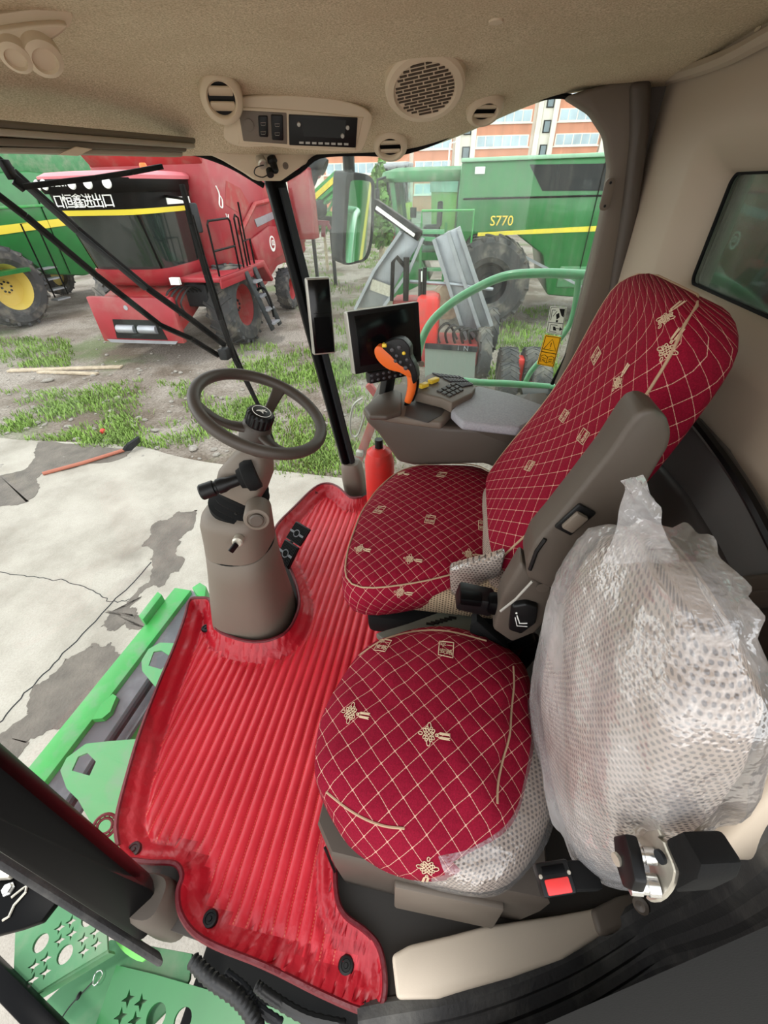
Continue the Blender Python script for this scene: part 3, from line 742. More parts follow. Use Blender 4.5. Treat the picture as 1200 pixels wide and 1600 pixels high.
def emb(par, tree, a, b, dirpx, kind, size=1.0, lift=.0016):
    mb = MB()
    p, n = pick(a, b, tree)
    if p is None: return
    q, _ = pick(a + dirpx[0], b + dirpx[1], tree)
    if q is None: return
    if n.dot(CAM - p) < 0: n = -n
    ax = (q - p); ax -= n * ax.dot(n); ax.normalize(); ay = n.cross(ax)
    def prj(x, y):
        o = p + ax * x * size + ay * y * size + n * .04; h = tree.ray_cast(o, -n, .1)
        return (h[0] + n * lift) if h[0] is not None else o - n * (.04 - lift)
    if kind == 'knot':
        for pl in KNOT: mb.tube([prj(x, y) for x, y in pl], .0009 * size, 4)
    else:
        w_, h_ = .017, .0225
        for rect in ([(-w_, -h_), (w_, -h_), (w_, h_), (-w_, h_)],):
            P = []
            for i in range(4):
                x0, y0 = rect[i]; x1, y1 = rect[(i + 1) % 4]
                P += [prj(x0 + (x1 - x0) * t / 6, y0 + (y1 - y0) * t / 6) for t in range(6)]
            mb.tube(P, .0011 * size, 4, closed=True)
        tm = MB()
        for ch, x, y in (('一', .0078, .010), ('路', .0078, -.010), ('平', -.0078, .010), ('安', -.0078, -.010)):
            text_mb(tm, ch, (x, y, 0), (1, 0, 0), (0, 1, 0), .0165, .0004)
        mb.add([prj(v.x, v.y) + n * (v.z) for v in tm.v], tm.f)
    mb.build('embroidered_knot' if kind == 'knot' else 'embroidered_plaque', m_cream, par, angle=0)
def xy(px, z): return [(p.x, p.y) for p in (HZ(a, b, z) for a, b in px)]
# ------------------------------------------------------------------ operator seat
oc = (.99, .03)
seat = thing('operator_seat', 'driver seat in maroon lattice cover in the middle of the cab', 'seat', (oc[0], oc[1], 0))
top_px = [(758, 726), (700, 724), (655, 726), (622, 736), (590, 764), (565, 800), (545, 855), (538, 900), (540, 920), (600, 917), (660, 908), (720, 893), (770, 872), (798, 846), (806, 800), (790, 770)]
rt_ = smooth_r(radial(xy(top_px, .49), oc), 3)
rings = []
for s, z in ((.02, .520), (.2, .520), (.4, .518), (.6, .514), (.8, .507), (.92, .499), (.975, .490)): rings.append((rt_ * s, z))
for dr, z in ((.004, .482), (.012, .465), (.016, .44), (.014, .41), (.004, .38), (-.015, .355), (-.04, .345)): rings.append((rt_ + dr, z))
vs, fs, uv = polar_cushion(oc, rings, wr=.003)
ca, sa = math.cos(.5), math.sin(.5)
mb = MB(); mb.add(vs, fs); cush = mb.build('cushion_cover', m_cloth, seat, angle=80, uv=[(u * 1.25, v * 1.25) for u, v in uv])
tr = bvh(cush)
for a, b, k in ((562, 858, 0), (640, 874, 0), (672, 812, 1), (593, 797, 1), (755, 822, 1), (627, 740, 0), (690, 742, 1), (732, 866, 0), (625, 925, 0)):
    emb(cush, tr, a, b, (6, 1), 'knot' if k == 0 else 'box', .85)
n_ = 72; pr = []
for k in range(n_):
    t = 2 * math.pi * k / n_
    pr.append(V((oc[0] + (rt_[k] * .99 + .003) * math.cos(t), oc[1] + (rt_[k] * .99 + .003) * math.sin(t), .490)))
mb = MB(); mb.tube(pr, .0023, 6, closed=True); mb.build('cushion_piping', m_piping, cush)
# foam below the cover, wrapped in film, and the base
mb = MB(); mb.box((1.0, -.02, .40), (.50, .46, .10), None, .03, 3); mb.box((1.02, -.19, .44), (.48, .16, .10), None, .03, 3)
mb.build('seat_foam', m_knitb, seat, uv=lambda p: (p.x + p.z, p.y))
mb = MB()
fp = [HX(a, b, .735) for a, b in [(702, 893), (735, 884), (768, 876), (790, 868), (782, 900), (752, 915), (718, 935), (704, 930)]]
mb.prism(fp, (.03, 0, 0), .006); mb.build('wrapped_foam_edge', m_film2, seat)
mb = MB(); mb.prism(fp, (.028, 0, 0), .008); mb.v = [p + V((.006, 0, 0)) for p in mb.v]; mb.build('foam_edge', m_knit, seat, uv=lambda p: (p.y * 1.0, p.z))
mb = MB(); mb.box((.96, -.03, .30), (.46, .44, .08), None, .02); mb.box((.98, -.03, .14), (.38, .36, .26), None, .03); mb.build('suspension_base', m_matte, seat)
m_side = pm('grey_green_seat_pan', (98, 102, 92), .5)
mb = MB(); mb.prism([HZ(a, b, .36) for a, b in [(586, 988), (640, 972), (705, 948), (740, 962), (752, 990), (700, 992), (640, 990), (600, 1000)]], (0, 0, -.03), .008); mb.build('seat_pan', m_side, seat)
mb = MB()
for k in range(6):
    p = HZ(672 + k * 7, 975 - k * 2, .362); mb.box(p, (.006, .022, .004))
mb.build('pan_slots', m_black, seat)
# backrest
A0, A1 = V((.985, -.135, .575)), V((.985, -.372, 1.185))
ad = (A1 - A0); AL = ad.length; ad.normalize(); bx = V((1, 0, 0)); bn = ad.cross(bx).normalized()
if bn.y > 0: bn = -bn                                  # towards the rear
def bsec(t):
    """half width, front offset, thickness"""
    hw = .232 + .012 * math.sin(math.pi * min(1, t * 1.1)) - .05 * max(0, (t - .80) / .20) ** 2.2
    th = .150 - .005 * t
    dip = .028 * math.sin(math.pi * t) ** 2
    return hw, dip, th
rings = []; uvb = []
ts = [0, .02, .06] + list(np.linspace(.1, .86, 18)) + [.90, .935, .962, .982, .995, 1.0]
NS = 56
for t in ts:
    hw, dip, th = bsec(t)
    k_ = 1.0
    if t > .9: k_ = math.sqrt(max(0.0, 1 - ((t - .9) / .1001) ** 2))
    thk = th * (.25 + .75 * k_); hwk = hw * (.72 + .28 * k_)
    c_ = A0 + ad * (AL * t) + bn * (dip + th / 2)
    r = superring(c_, bx, bn, hwk, thk / 2, 4.2, NS); rings.append(r)
    acc = 0
    for k in range(NS):
        if k: acc += (r[k] - r[k - 1]).length
        uvb.append((acc * 1.0, AL * t * 1.0))
mb = MB(); mb.loft(rings); brest = mb.build('backrest_cover', m_cloth, seat, angle=70, uv=uvb)
tb = bvh(brest)
for a, b, k, s in ((828, 728, 1, .8), (882, 650, 1, .8), (932, 556, 1, .85), (966, 598, 0, .9), (1042, 548, 0, .9), (1040, 498, 0, .9), (912, 682, 1, .8)):
    emb(brest, tb, a, b, (3, -5) if k else (3, -5), 'knot' if k == 0 else 'box', s)
def bedge(sgn, f=.93):
    out = []
    for t in np.linspace(0.0, .985, 26):
        hw, dip, th = bsec(t); k_ = math.sqrt(max(0.0, 1 - ((t - .9) / .1001) ** 2)) if t > .9 else 1
        out.append(A0 + ad * (AL * t) + bn * (dip + th / 2 - th / 2 * (.25 + .75 * k_) * .90) + bx * sgn * hw * (.72 + .28 * k_) * f)
    return out
pth = bedge(-1, .955) + [A0 + ad * (AL * 1.004) + bn * .05 + bx * x for x in (-.10, .0, .10)] + bedge(1, .955)[::-1]
pth = [tb.find_nearest(p)[0] for p in pth]
mb = MB(); mb.tube(pth, .003, 6); mb.build('backrest_piping', m_piping, brest)
mb = MB()
c_ = A0 - ad * .03 + bn * .075; mb.loft([superring(c_ + ad * h, bx, bn, .225 - s, .06 - s, 4, 32) for h, s in ((-.06, .02), (-.04, .005), (.02, .0), (.05, .0))]); mb.build('backrest_foam', m_knit, seat, uv=lambda p: (p.x + p.y, p.z))
mb = MB(); mb.box(A0 + ad * .27 + bn * .14, (.36, .04, .50), rotm(bx, bn, ad), .02); mb.build('backrest_shell', m_trimd, seat)
# armrest folded up beside the backrest
ARX = .600
arm_px = [(1000, 642), (1022, 638), (1044, 652), (1051, 678), (1046, 700), (1010, 760), (975, 812), (935, 872), (905, 915), (880, 930), (848, 915), (824, 905), (822, 880), (835, 850), (862, 820), (905, 768), (950, 712), (985, 660)]
mb = MB(); mb.prism([HX(a, b, ARX) for a, b in arm_px], (.075, 0, 0), .016, 4); arm = mb.build('folded_armrest', m_trimd, seat, angle=40)
o = HX(898, 812, ARX - .004); u_ = (HX(925, 790, ARX) - HX(880, 830, ARX)).normalized(); w_ = V((1, 0, 0)).cross(u_)
mb = MB(); mb.box(o, (.008, .062, .036), rotm((1, 0, 0), u_, w_), .003); mb.build('armrest_recess', m_black, arm)
mb = MB(); mb.box(o + V((-.008, 0, 0)) - w_ * .002, (.012, .040, .024), rotm((1, 0, 0), u_, w_), .004); mb.build('armrest_button', m_trim, arm)
mb = MB(); mb.tube([HX(828, 890, ARX - .002), HX(838, 862, ARX - .002), HX(852, 842, ARX - .002)], .004, 6); mb.build('armrest_slot', m_black, arm)
br_px = [(815, 880), (850, 915), (880, 930), (868, 955), (838, 990), (800, 1005), (770, 985), (785, 930)]
mb = MB(); mb.prism([HX(a, b, ARX + .01) for a, b in br_px], (.06, 0, 0), .010, 3); mb.build('armrest_bracket', m_trimd, seat, angle=40)
mb = MB(); mb.lathe([(0, 0), (.013, 0), (.013, .002), (0, .002)], HX(848, 918, ARX + .008), (-1, 0, 0), 20); mb.build('pivot_cap', m_trimd, seat)
o = HX(818, 968, ARX); mb = MB(); mb.prism([HX(a, b, ARX - .004) for a, b in [(800, 948), (822, 944), (842, 950), (838, 975), (815, 992), (795, 986)]], (.03, 0, 0), .006, 3); rl = mb.build('recline_lever', m_black, seat)
mb = MB()
q = [HX(a, b, ARX - .005) for a, b in [(808, 962), (812, 974), (824, 974)]]; mb.tube(q, .0014, 5)
mb.tube([HX(a, b, ARX - .005) for a, b in [(805, 965), (808, 978), (824, 979)]], .001, 5); mb.ball(HX(807, 958, ARX - .005), .0022)
mb.build('seat_symbol', m_white, rl)
mb = MB(); mb.tube([HX(782, 955, ARX - .01), HX(806, 936, ARX - .01), HX(832, 908, ARX - .006)], .0028, 8); mb.build('cable_rod', m_rimgrey, seat)
# belt buckle in its black boot and small levers under the seat
b0 = HX(742, 936, .66); mb = MB(); mb.box(b0, (.05, .085, .055), rotm((1, .1, 0), (0, 1, .15), (0, -.15, 1)), .008); bk = mb.build('belt_retractor', m_black, seat)
mb = MB(); mb.box(b0 + V((-.018, .012, .022)), (.03, .05, .022), None, .004); mb.box(b0 + V((-.012, -.05, .006)), (.045, .05, .05), None, .016); mb.build('belt_slot_housing', m_frame, bk)
mb = MB(); mb.lathe([(0, -.01), (.022, -.01), (.022, .006), (.012, .010), (0, .010)], HX(748, 984, .66), (-1, .1, .1), 20); mb.bar(HX(740, 965, .66), HX(790, 1010, .66), .03, .02, bev=.004); mb.build('belt_anchor', m_matte, seat)
mb = MB(); mb.bar(HX(770, 1010, .68), HX(830, 985, .70), .05, .05, bev=.01); mb.bar(HX(800, 1040, .70), HX(832, 1000, .70), .06, .05, bev=.01); mb.build('lower_linkage', m_frame, seat)
# ------------------------------------------------------------------ buddy seat (beside the door)
bc = (.40, .00)
bs = thing('passenger_seat', 'small passenger seat by the door with round maroon lattice cushion', 'seat', (bc[0], bc[1], 0))
T_px = [(588, 1002), (640, 986), (700, 987), (755, 1000), (800, 1034), (803, 1090), (797, 1150), (782, 1210), (776, 1262), (740, 1278), (690, 1290), (640, 1296), (600, 1292), (540, 1262), (494, 1216), (493, 1170), (505, 1120), (530, 1066), (560, 1024)]
S_px = [(590, 1010), (640, 990), (700, 988), (765, 1000), (812, 1032), (830, 1080), (841, 1150), (840, 1230), (812, 1296), (768, 1345), (720, 1372), (660, 1381), (600, 1362), (545, 1322), (512, 1270), (492, 1222), (494, 1180), (505, 1130), (535, 1070), (565, 1028)]
r1 = smooth_r(radial(xy(T_px, .44), bc), 2); r2 = smooth_r(radial(xy(S_px, .36), bc), 2)
r2 = np.maximum(r2, r1 * .98)
rings = [(r1 * s, z) for s, z in ((.02, .478), (.2, .477), (.4, .474), (.6, .468), (.8, .458), (.92, .448), (.98, .438))]
for f, z in ((.25, .428), (.6, .41), (.9, .385), (1.0, .36), (.99, .345), (.93, .335), (.82, .33)): rings.append((r1 + (r2 - r1) * f - (.0 if f < .95 or z > .35 else (.36 - z) * 1.2), z))
vs, fs, uv = polar_cushion(bc, rings, wr=.0045)
mb = MB(); mb.add(vs, fs); bcu = mb.build('cushion_cover', m_cloth, bs, angle=80, uv=[(u, v) for u, v in uv])
tr = bvh(bcu)
for a, b, k, s in ((548, 1114, 0, 1), (670, 1147, 0, 1), (697, 1014, 1, 1.0), (598, 1008, 1, .9), (668, 1355, 0, .9)):
    emb(bcu, tr, a, b, (6, 1.2) if b < 1300 else (-.6, 6), 'knot' if k == 0 else 'box', s)
for seq in ([(492, 1216), (510, 1238), (540, 1262), (570, 1280), (600, 1291), (632, 1295)], [(802, 1042), (803, 1070), (799, 1110), (796, 1150), (785, 1190), (778, 1225), (777, 1256)], [(562, 1024), (600, 1000), (650, 987), (700, 987), (760, 1002)]):
    P = [pick(a, b, tr)[0] for a, b in seq]; P = [p + V((0, 0, .002)) for p in P if p is not None]
    if len(P) > 2: mb = MB(); mb.tube(smooth_path(P, 5), .0022, 6); mb.build('cushion_piping', m_piping, bcu)
F_px = [(600, 1040), (800, 1060), (850, 1180), (862, 1260), (838, 1330), (800, 1385), (760, 1402), (700, 1392), (640, 1370), (560, 1310), (530, 1240), (545, 1140)]
r3 = smooth_r(radial(xy(F_px, .30), bc), 2)
vs, fs, uv = polar_cushion(bc, [(r3 * .9, .40), (r3 * .98, .37), (r3 * 1.0, .33), (r3 * .985, .30), (r3 * .93, .285), (r3 * .5, .28), (r3 * .02, .28)])
mb = MB(); mb.add(vs, fs); mb.build('seat_foam', m_knit, bs, angle=70, uv=uv)
vs, fs, uv = polar_cushion(bc, [(r3 * .9, .41), (r3 * 1.0 + .004, .375), (r3 * 1.0 + .006, .33), (r3 * .985 + .006, .296), (r3 * .93, .28), (r3 * .9, .27)], wr=.006)
mb = MB(); mb.add(vs, fs); mb.build('film_wrap', m_film2, bs, angle=80)
# plinth with a storage cubby cover
mb = MB(); pl = [HZ(a, b, .27) for a, b in [(524, 1318), (560, 1330), (640, 1376), (720, 1400), (800, 1398), (850, 1385), (870, 1330), (800, 1100), (620, 1040), (560, 1150)]]
pl = [V((.235, .20, 0)), V((.19, .16, 0)), V((.185, .0, 0)), V((.185, -.26, 0)), V((.60, -.28, 0)), V((.62, .10, 0)), V((.56, .20, 0))]
mb.loft([[V((p.x * s + .4 * (1 - s), p.y * s, z)) for p in pl] for z, s in ((-.01, .96), (.02, .97), (.20, 1.0), (.285, 1.0), (.295, .98))]); mb.build('plinth', m_trimd, bs, angle=30)
mb = MB(); mb.box((.176, -.08, .13), (.016, .22, .16), rotm((1, 0, -.06), (0, 1, 0), (.06, 0, 1)), .006); mb.build('plinth_cover', m_trim, bs)
mb = MB(); mb.box((.207, .181, .14), (.008, .006, .2), rz(.73), .001); mb.build('plinth_slot', m_black, bs)
# backrest block under a clear bag
BR = []
bb = V((.377, -.320, 0))
_hx = [.09, .150, .180, .184, .182, .180, .170, .150, .10]; _hy = [.04, .060, .072, .080, .086, .086, .080, .064, .03]
prof = [(.381 + .583 * f, _hx[i] - .008, _hy[i], .034 * f + .0) for i, f in enumerate((0, .05, .15, .30, .45, .60, .75, .90, .985))]
prof.append((.966, .05, .01, .034))
ra = math.radians(2.5)
exv, eyv = V((math.cos(ra), math.sin(ra), 0)), V((-math.sin(ra), math.cos(ra), 0))
def bagring(z, hx, hy_, dy, grow=0., n=3.0, seg=64): return superring(bb + V((0, dy, z)) + V((0, .0, 0)), exv, eyv, hx + grow, hy_ + grow, n, seg)
rings = [bagring(*p) for p in prof]; uvk = []
for i, r in enumerate(rings):
    arc = [0.0]
    for k in range(1, 64): arc.append(arc[-1] + (r[k] - r[k - 1]).length)
    for k in range(64): uvk.append((arc[k] - arc[32], prof[i][0] * 1.1))
mb = MB(); mb.loft(rings); bkr = mb.build('backrest', m_knit, bs, angle=80, uv=uvk)
rr_ = []
for i in range(26):
    t = i / 25; z = .368 + (.985 - .368) * t
    zs = [p[0] for p in prof]; hx = np.interp(z, zs, [p[1] for p in prof]); hy_ = np.interp(z, zs, [p[2] for p in prof]); dy = np.interp(z, zs, [p[3] for p in prof])
    if z > .95: hx, hy_ = max(hx, .06), max(hy_, .03)
    r = bagring(z, hx, hy_, dy, .017)
    c_ = sum(r, V()) / 64
    rr_.append([p + (p - c_).normalized() * (.006 * math.sin(7 * k / 64 * 6.28 + 5 * t * 3) * math.sin(11 * t + k * .3) + .005 * math.sin(k * .9 + 17 * t)) for k, p in enumerate(r)])
mb = MB(); mb.loft(rr_)
# flat heat-sealed tails of the bag
def tail(px, plane, n=9):
    L_, R_ = [plane(*p) for p in px[0]], [plane(*p) for p in px[1]]
    L_, R_ = smooth_path(L_, 5), smooth_path(R_, 5)
    def f(u, v):
        i = min(int(u * (len(L_) - 1)), len(L_) - 2); fr = u * (len(L_) - 1) - i
        a = L_[i].lerp(L_[i + 1], fr); b = R_[i].lerp(R_[i + 1], fr); p = a.lerp(b, v)
        return p + V((-.6, .5, .2)) * (.006 * math.sin(9 * v + 14 * u) + .004 * math.sin(23 * v * u + 3))
    mb.grid(f, 24, n)
tail(([(945, 880), (960, 830), (974, 776), (972, 750)], [(1062, 880), (1040, 832), (1028, 790), (1004, 742)]), lambda a, b: HX(a, b, .40))
tail(([(1085, 900), (1120, 960), (1140, 1010), (1130, 1100), (1090, 1230)], [(1088, 905), (1128, 958), (1172, 1022), (1185, 1110), (1120, 1250)]), lambda a, b: HX(a, b, .30))
mb.build('clear_bag', m_film, bkr, recalc=False, angle=80)
# ------------------------------------------------------------------ right hand console
con = thing('armrest_console', 'brown console with grey armrest pad and keypads right of the driver seat', 'console', (1.48, .05, 0))
near = [(566, 640), (570, 656), (588, 676), (606, 702), (622, 723), (647, 729), (700, 727), (757, 726), (795, 741), (850, 720), (880, 660), (845, 640), (780, 664), (722, 656), (706, 640), (690, 670), (650, 660), (600, 650)]
nb = [HX(a, b, 1.345) for a, b in near]
def yz(px, x): return [HX(a, b, x) for a, b in px]
mb = MB()
body_px = [(567, 648), (573, 662), (590, 678), (608, 704), (622, 723), (647, 729), (700, 727), (757, 726), (795, 741), (860, 741), (880, 668), (800, 672), (700, 668), (640, 658), (600, 652)]
near_p = yz(body_px, 1.345)
mid = [V((1.36, p.y, p.z)) for p in near_p]
far = [V((1.66, p.y * .98, p.z if p.z > .6 else p.z + .02)) for p in near_p]
inn = [V((1.345 + .02, p.y, p.z)) for p in near_p]
mb.prism(near_p, (.315, 0, 0), .018, 4); cbody = mb.build('console_body', m_trimd, con, angle=40)
ztop = near_p[0].z
# raised lip with the lever pit
lip = [(566, 640), (569, 652), (600, 660), (650, 668), (690, 676), (707, 642), (690, 618), (650, 600), (610, 606), (585, 620)]
LZ = ztop + .008
lp = [HZ(a, b, LZ) for a, b in [(566, 638), (600, 648), (650, 655), (690, 660), (707, 642), (712, 612), (660, 596), (618, 600), (588, 616)]]
mb = MB(); mb.prism(lp, (0, 0, -.03), .010, 3); mb.build('lever_surround', m_trim, con)
mb = MB(); mb.prism([HZ(a, b, LZ + .02) for a, b in [(568, 636), (590, 616), (618, 607), (628, 612), (627, 642), (604, 649), (576, 648)]], (0, 0, -.022), .009, 3); mb.build('front_lid', m_trimd, con)
mb = MB(); mb.prism([HZ(a, b, LZ + .002) for a, b in [(632, 650), (640, 612), (676, 616), (700, 632), (690, 648), (668, 660)]], (0, 0, -.004), .002); mb.build('lever_pit', m_greydark, con)
pad = [HZ(a, b, .715) for a, b in [(704, 641), (722, 658), (812, 668), (848, 650), (850, 632), (800, 614), (748, 602), (733, 606)]]
m_pad = pm('grey_armrest_vinyl', (150, 150, 156), .6, var=.12, vscale=160, bump=.5, bscale=260, bdist=.002)
mb = MB(); mb.prism(pad, (0, 0, -.035), .012, 4); mb.build('armrest_pad', m_pad, con, angle=50)
mb = MB(); mb.prism([HX(a, b, 1.34) for a, b in [(707, 646), (722, 662), (812, 672), (838, 650), (838, 690), (790, 692), (726, 668)]], (.20, 0, 0), .012, 3); mb.build('armrest_base', m_trimd, con)
KZ = .735
kp = [HZ(a, b, KZ) for a, b in [(648, 612), (666, 586), (678, 581), (722, 588), (744, 604), (738, 614), (706, 630), (690, 622)]]
mb = MB(); mb.prism(kp, (0, 0, -.04), .008, 3); mb.build('control_panel', m_trim, con)
def keygrid(quad, nu, nv, mat, name, gap=.12, h=.006, z=KZ):
    q = [HZ(a, b, z) for a, b in quad]; mb = MB()
    for i in range(nu):
        for j in range(nv):
            def P(u, v): return q[0].lerp(q[1], u).lerp(q[3].lerp(q[2], u), v)
            mb.prism([P((i + gap) / nu, (j + gap) / nv), P((i + 1 - gap) / nu, (j + gap) / nv), P((i + 1 - gap) / nu, (j + 1 - gap) / nv), P((i + gap) / nu, (j + 1 - gap) / nv)], (0, 0, h), .0015, 1)
    return mb.build(name, mat, con)
keygrid([(672, 583), (720, 589), (741, 603), (724, 607)], 7, 3, m_key, 'rear_keypad')
keygrid([(680, 612), (708, 598), (726, 611), (703, 622)], 4, 3, m_greydark, 'front_keypad')
for a, b, c, d in ((656, 604, 668, 600), (671, 597, 684, 592)):
    p, q = HZ(a, b, KZ + .01), HZ(c, d, KZ + .01); mb = MB(); mb.bar(p, q, .022, .016, bev=.004); mb.build('yellow_slider', m_yellow, con)
# drive lever with an orange and black grip
lx = 1.43
mb = MB(); mb.tube(smooth_path([HX(633, 652, lx), HX(635, 634, lx), HX(640, 620, lx)], 4), .010, 10); lev = mb.build('drive_lever', m_black, con)
gp = smooth_path([HX(637, 628, lx), HX(643, 608, lx), HX(643, 590, lx), HX(636, 574, lx)], 5)
mb = MB(); mb.tube(gp, [.013 + .004 * math.sin(3.1 * k / (len(gp) - 1)) for k in range(len(gp))], 14); mb.build('grip_stem', m_orange, lev)
gq = [p + V((.010, -.010, .004)) for p in gp]
mb = MB(); mb.tube(gq, [.0125 + .003 * math.sin(3.1 * k / (len(gq) - 1)) for k in range(len(gq))], 14); mb.build('grip_back', m_black, lev)
HXp = lambda P, x: [HX(a, b, x) for a, b in P]
mb = MB(); mb.prism(smooth_path(HXp([(585, 546), (590, 541), (600, 545), (614, 558), (630, 570), (645, 580), (640, 590), (624, 582), (608, 578), (594, 568), (586, 556)], lx - .022), 3, True), (.036, -.004, 0), .010, 3); mb.build('grip_head', m_orange, lev, angle=50)
mb = MB(); mb.prism(smooth_path(HXp([(596, 541), (612, 531), (628, 530), (640, 543), (641, 558), (648, 572), (652, 592), (645, 600), (640, 580), (624, 571), (610, 556)], lx - .030), 3, True), (.040, -.006, 0), .008, 3); hd = mb.build('button_pad', m_black, lev, angle=50)
for k, (a, b, r) in enumerate(((613, 547, 5), (624, 543, 5), (620, 556, 4), (631, 552, 4), (626, 566, 4), (636, 562, 4), (618, 564, 4), (634, 575, 5), (642, 570, 3))):
    mb = MB(); mb.ball(HX(a, b, lx - .031), (.004, .0016 * r, .0016 * r)); mb.build('thumb_button', m_key if k not in (3,) else m_yellow, hd)
mb = MB(); mb.box(HX(601, 539, lx - .028), (.02, .016, .012), None, .003); mb.build('yellow_switch', m_yellow, lev)
# monitor on the console
mc = HX(604, 528, 1.50); mn = V((-.80, -.58, .17)).normalized()
q = [HP(a, b, mc, mn) for a, b in ((538, 489), (649, 471), (664, 564), (558, 584))]
mc = sum(q, V()) / 4; mx = ((q[1] - q[0]) + (q[2] - q[3])).normalized(); my = mn.cross(mx).normalized()
if my.z < 0: my = -my
mw = ((q[1] - q[0]).length + (q[2] - q[3]).length) / 2; mh = ((q[3] - q[0]).length + (q[2] - q[1]).length) / 2
mon = thing('touch_monitor', 'black square monitor on a stalk above the console, behind the orange lever', 'monitor', mc - my * mh / 2)
mz = mx.cross(my); mz = mz if mz.dot(mn) > 0 else -mz
mb = MB(); mb.box(mc - mz * .018, (mw, mh, .036), rotm(mx, my, mz), .006, 3); hs = mb.build('housing', m_rimgrey, mon)
mb = MB(); mb.box(mc + mz * .0005, (mw * .985, mh * .985, .005), rotm(mx, my, mz), .002); mb.build('bezel', m_black, mon)
mb = MB(); mb.box(mc + mz * .0035 + my * .004, (mw * .83, mh * .80, .002), rotm(mx, my, mz), .0006); mb.build('screen', m_screen, mon)
sc_ = mc - my * (mh / 2 + .022) + mx * .01 - mz * .012
mb = MB(); mb.box(sc_, (mw * .70, .040, .035), rotm(mx, my, mz), .006); pod = mb.build('button_bar', m_black, mon)
for r in (-1, 1):
    for k in range(8):
        mb = MB(); mb.ball(sc_ + mz * .018 + my * .009 * r + mx * mw * (-.31 + .085 * k), (.0065, .0055, .003), rotm(mx, my, mz), 10, 6); mb.build('round_button', m_key, pod)
mb = MB(); mb.lathe([(0, -.01), (.011, -.01), (.011, .012), (0, .012)], sc_ + mx * mw * .46 + my * .012, mz, 16); mb.build('dial', m_rimgrey, mon)
mb = MB(); mb.bar(sc_ - my * .01 - mz * .02, V((sc_.x + .03, sc_.y + .03, .66)), .05, .035, bev=.008); mb.build('support_arm', m_black, mon)
# upright display on the corner post
dc = HX(499, 494, 1.73); dn_ = V((-.86, -.50, .08)).normalized()
q = [HP(a, b, dc, dn_) for a, b in ((479, 434), (518, 433), (523, 552), (489, 556))]
dx = ((q[1] - q[0]) + (q[2] - q[3])).normalized(); dy_ = dn_.cross(dx); dy_ = dy_ if dy_.z > 0 else -dy_
dw = ((q[1] - q[0]).length + (q[2] - q[3]).length) / 2; dh = ((q[3] - q[0]).length + (q[2] - q[1]).length) / 2; dc = sum(q, V()) / 4
dis = thing('post_display', 'narrow upright display clamped to the front right corner post', 'display', dc - dy_ * dh / 2)
mb = MB(); mb.box(dc - dn_ * .018, (dw, dh, .036), rotm(dx, dy_, dx.cross(dy_)), .008, 3); mb.build('housing', m_rimgrey, dis)
mb = MB(); mb.box(dc + dn_ * .0005, (dw * .88, dh * .95, .004), rotm(dx, dy_, dx.cross(dy_)), .0015); mb.build('screen', m_screen, dis)
mb = MB(); mb.box(dc + dn_ * .0028 + dy_ * dh * .06, (dw * .66, .0015, .0012), rotm(dx, dy_, dx.cross(dy_))); mb.box(dc + dn_ * .003 - dy_ * dh * .2, (dw * .66, dh * .42, .0005), rotm(dx, dy_, dx.cross(dy_))); mb.build('display_field', m_frame, dis)
mb = MB(); mb.bar(dc - dn_ * .03, dc - dn_ * .11, .03, .04, bev=.004); mb.build('clamp', m_black, dis)
# cylinder standing behind the console
ex = thing('red_cylinder', 'smooth bright red cylinder standing behind the console by the corner post', 'cylinder', (1.56, .30, 0))
mb = MB(); mb.lathe([(0, -.01), (.062, -.01), (.066, .02), (.066, .36), (.055, .41), (.03, .43), (0, .43)], (1.56, .29, 0), (0, 0, 1), 32); mb.build('body', m_rred, ex)
mb = MB(); mb.lathe([(0, .43), (.018, .43), (.018, .47), (0, .47)], (1.56, .29, 0), (0, 0, 1), 16); mb.build('valve', m_black, ex)
def backlit(name, c):
    t = NT(name); d = t.n('BsdfDiffuse'); d.inputs[0].default_value = lin(c); tl = t.n('BsdfTranslucent'); tl.inputs[0].default_value = lin(c); m = t.n('MixShader'); m.inputs[0].default_value = .45
    t.link(d.outputs[0], m.inputs[1]); t.link(tl.outputs[0], m.inputs[2]); t.link(m.outputs[0], t.out.inputs[0]); return t.mat
# stickers on the right window
def sticker(px, mat, name, label):
    q = [HX(a, b, XR - .004) for a, b in px]; c = sum(q, V()) / 4; t = thing(name, label, 'sticker', c)
    mb = MB(); mb.prism(q, (.002, 0, 0), .0); mb.build('sheet', mat, t); return t, q
m_syel = backlit('warning_yellow', (255, 214, 66))
t1, q = sticker([(860, 479), (886, 480), (878, 524), (853, 520)], backlit('white_sticker', (240, 240, 232)), 'instruction_sticker', 'white pictogram sticker on the right window, above the yellow one')
def on(q, u, v, off=-.001): return q[0].lerp(q[1], u).lerp(q[3].lerp(q[2], u), v) + V((off, 0, 0))
def strokes(q, lines, r, parent, name, mat=m_black):
    mb = MB()
    for pl in lines: mb.tube([on(q, u, v) for u, v in pl], r, 5)
    return mb.build(name, mat, parent)
def fill(q, polys, parent, name, mat=m_black):
    mb = MB()
    for pl in polys: mb.prism([on(q, u, v) for u, v in pl], (-.0008, 0, 0))
    return mb.build(name, mat, parent)
strokes(q, [[(.05, .03), (.95, .03), (.95, .97), (.05, .97), (.05, .03)], [(.05, .58), (.95, .58)], [(.15, .12), (.15, .5)], [(.15, .12), (.35, .12)], [(.25, .35), (.45, .15)], [(.2, .66), (.2, .92), (.62, .92)], [(.2, .66), (.62, .66)], [(.55, .78), (.9, .78)]], .0012, t1, 'pictogram_lines')
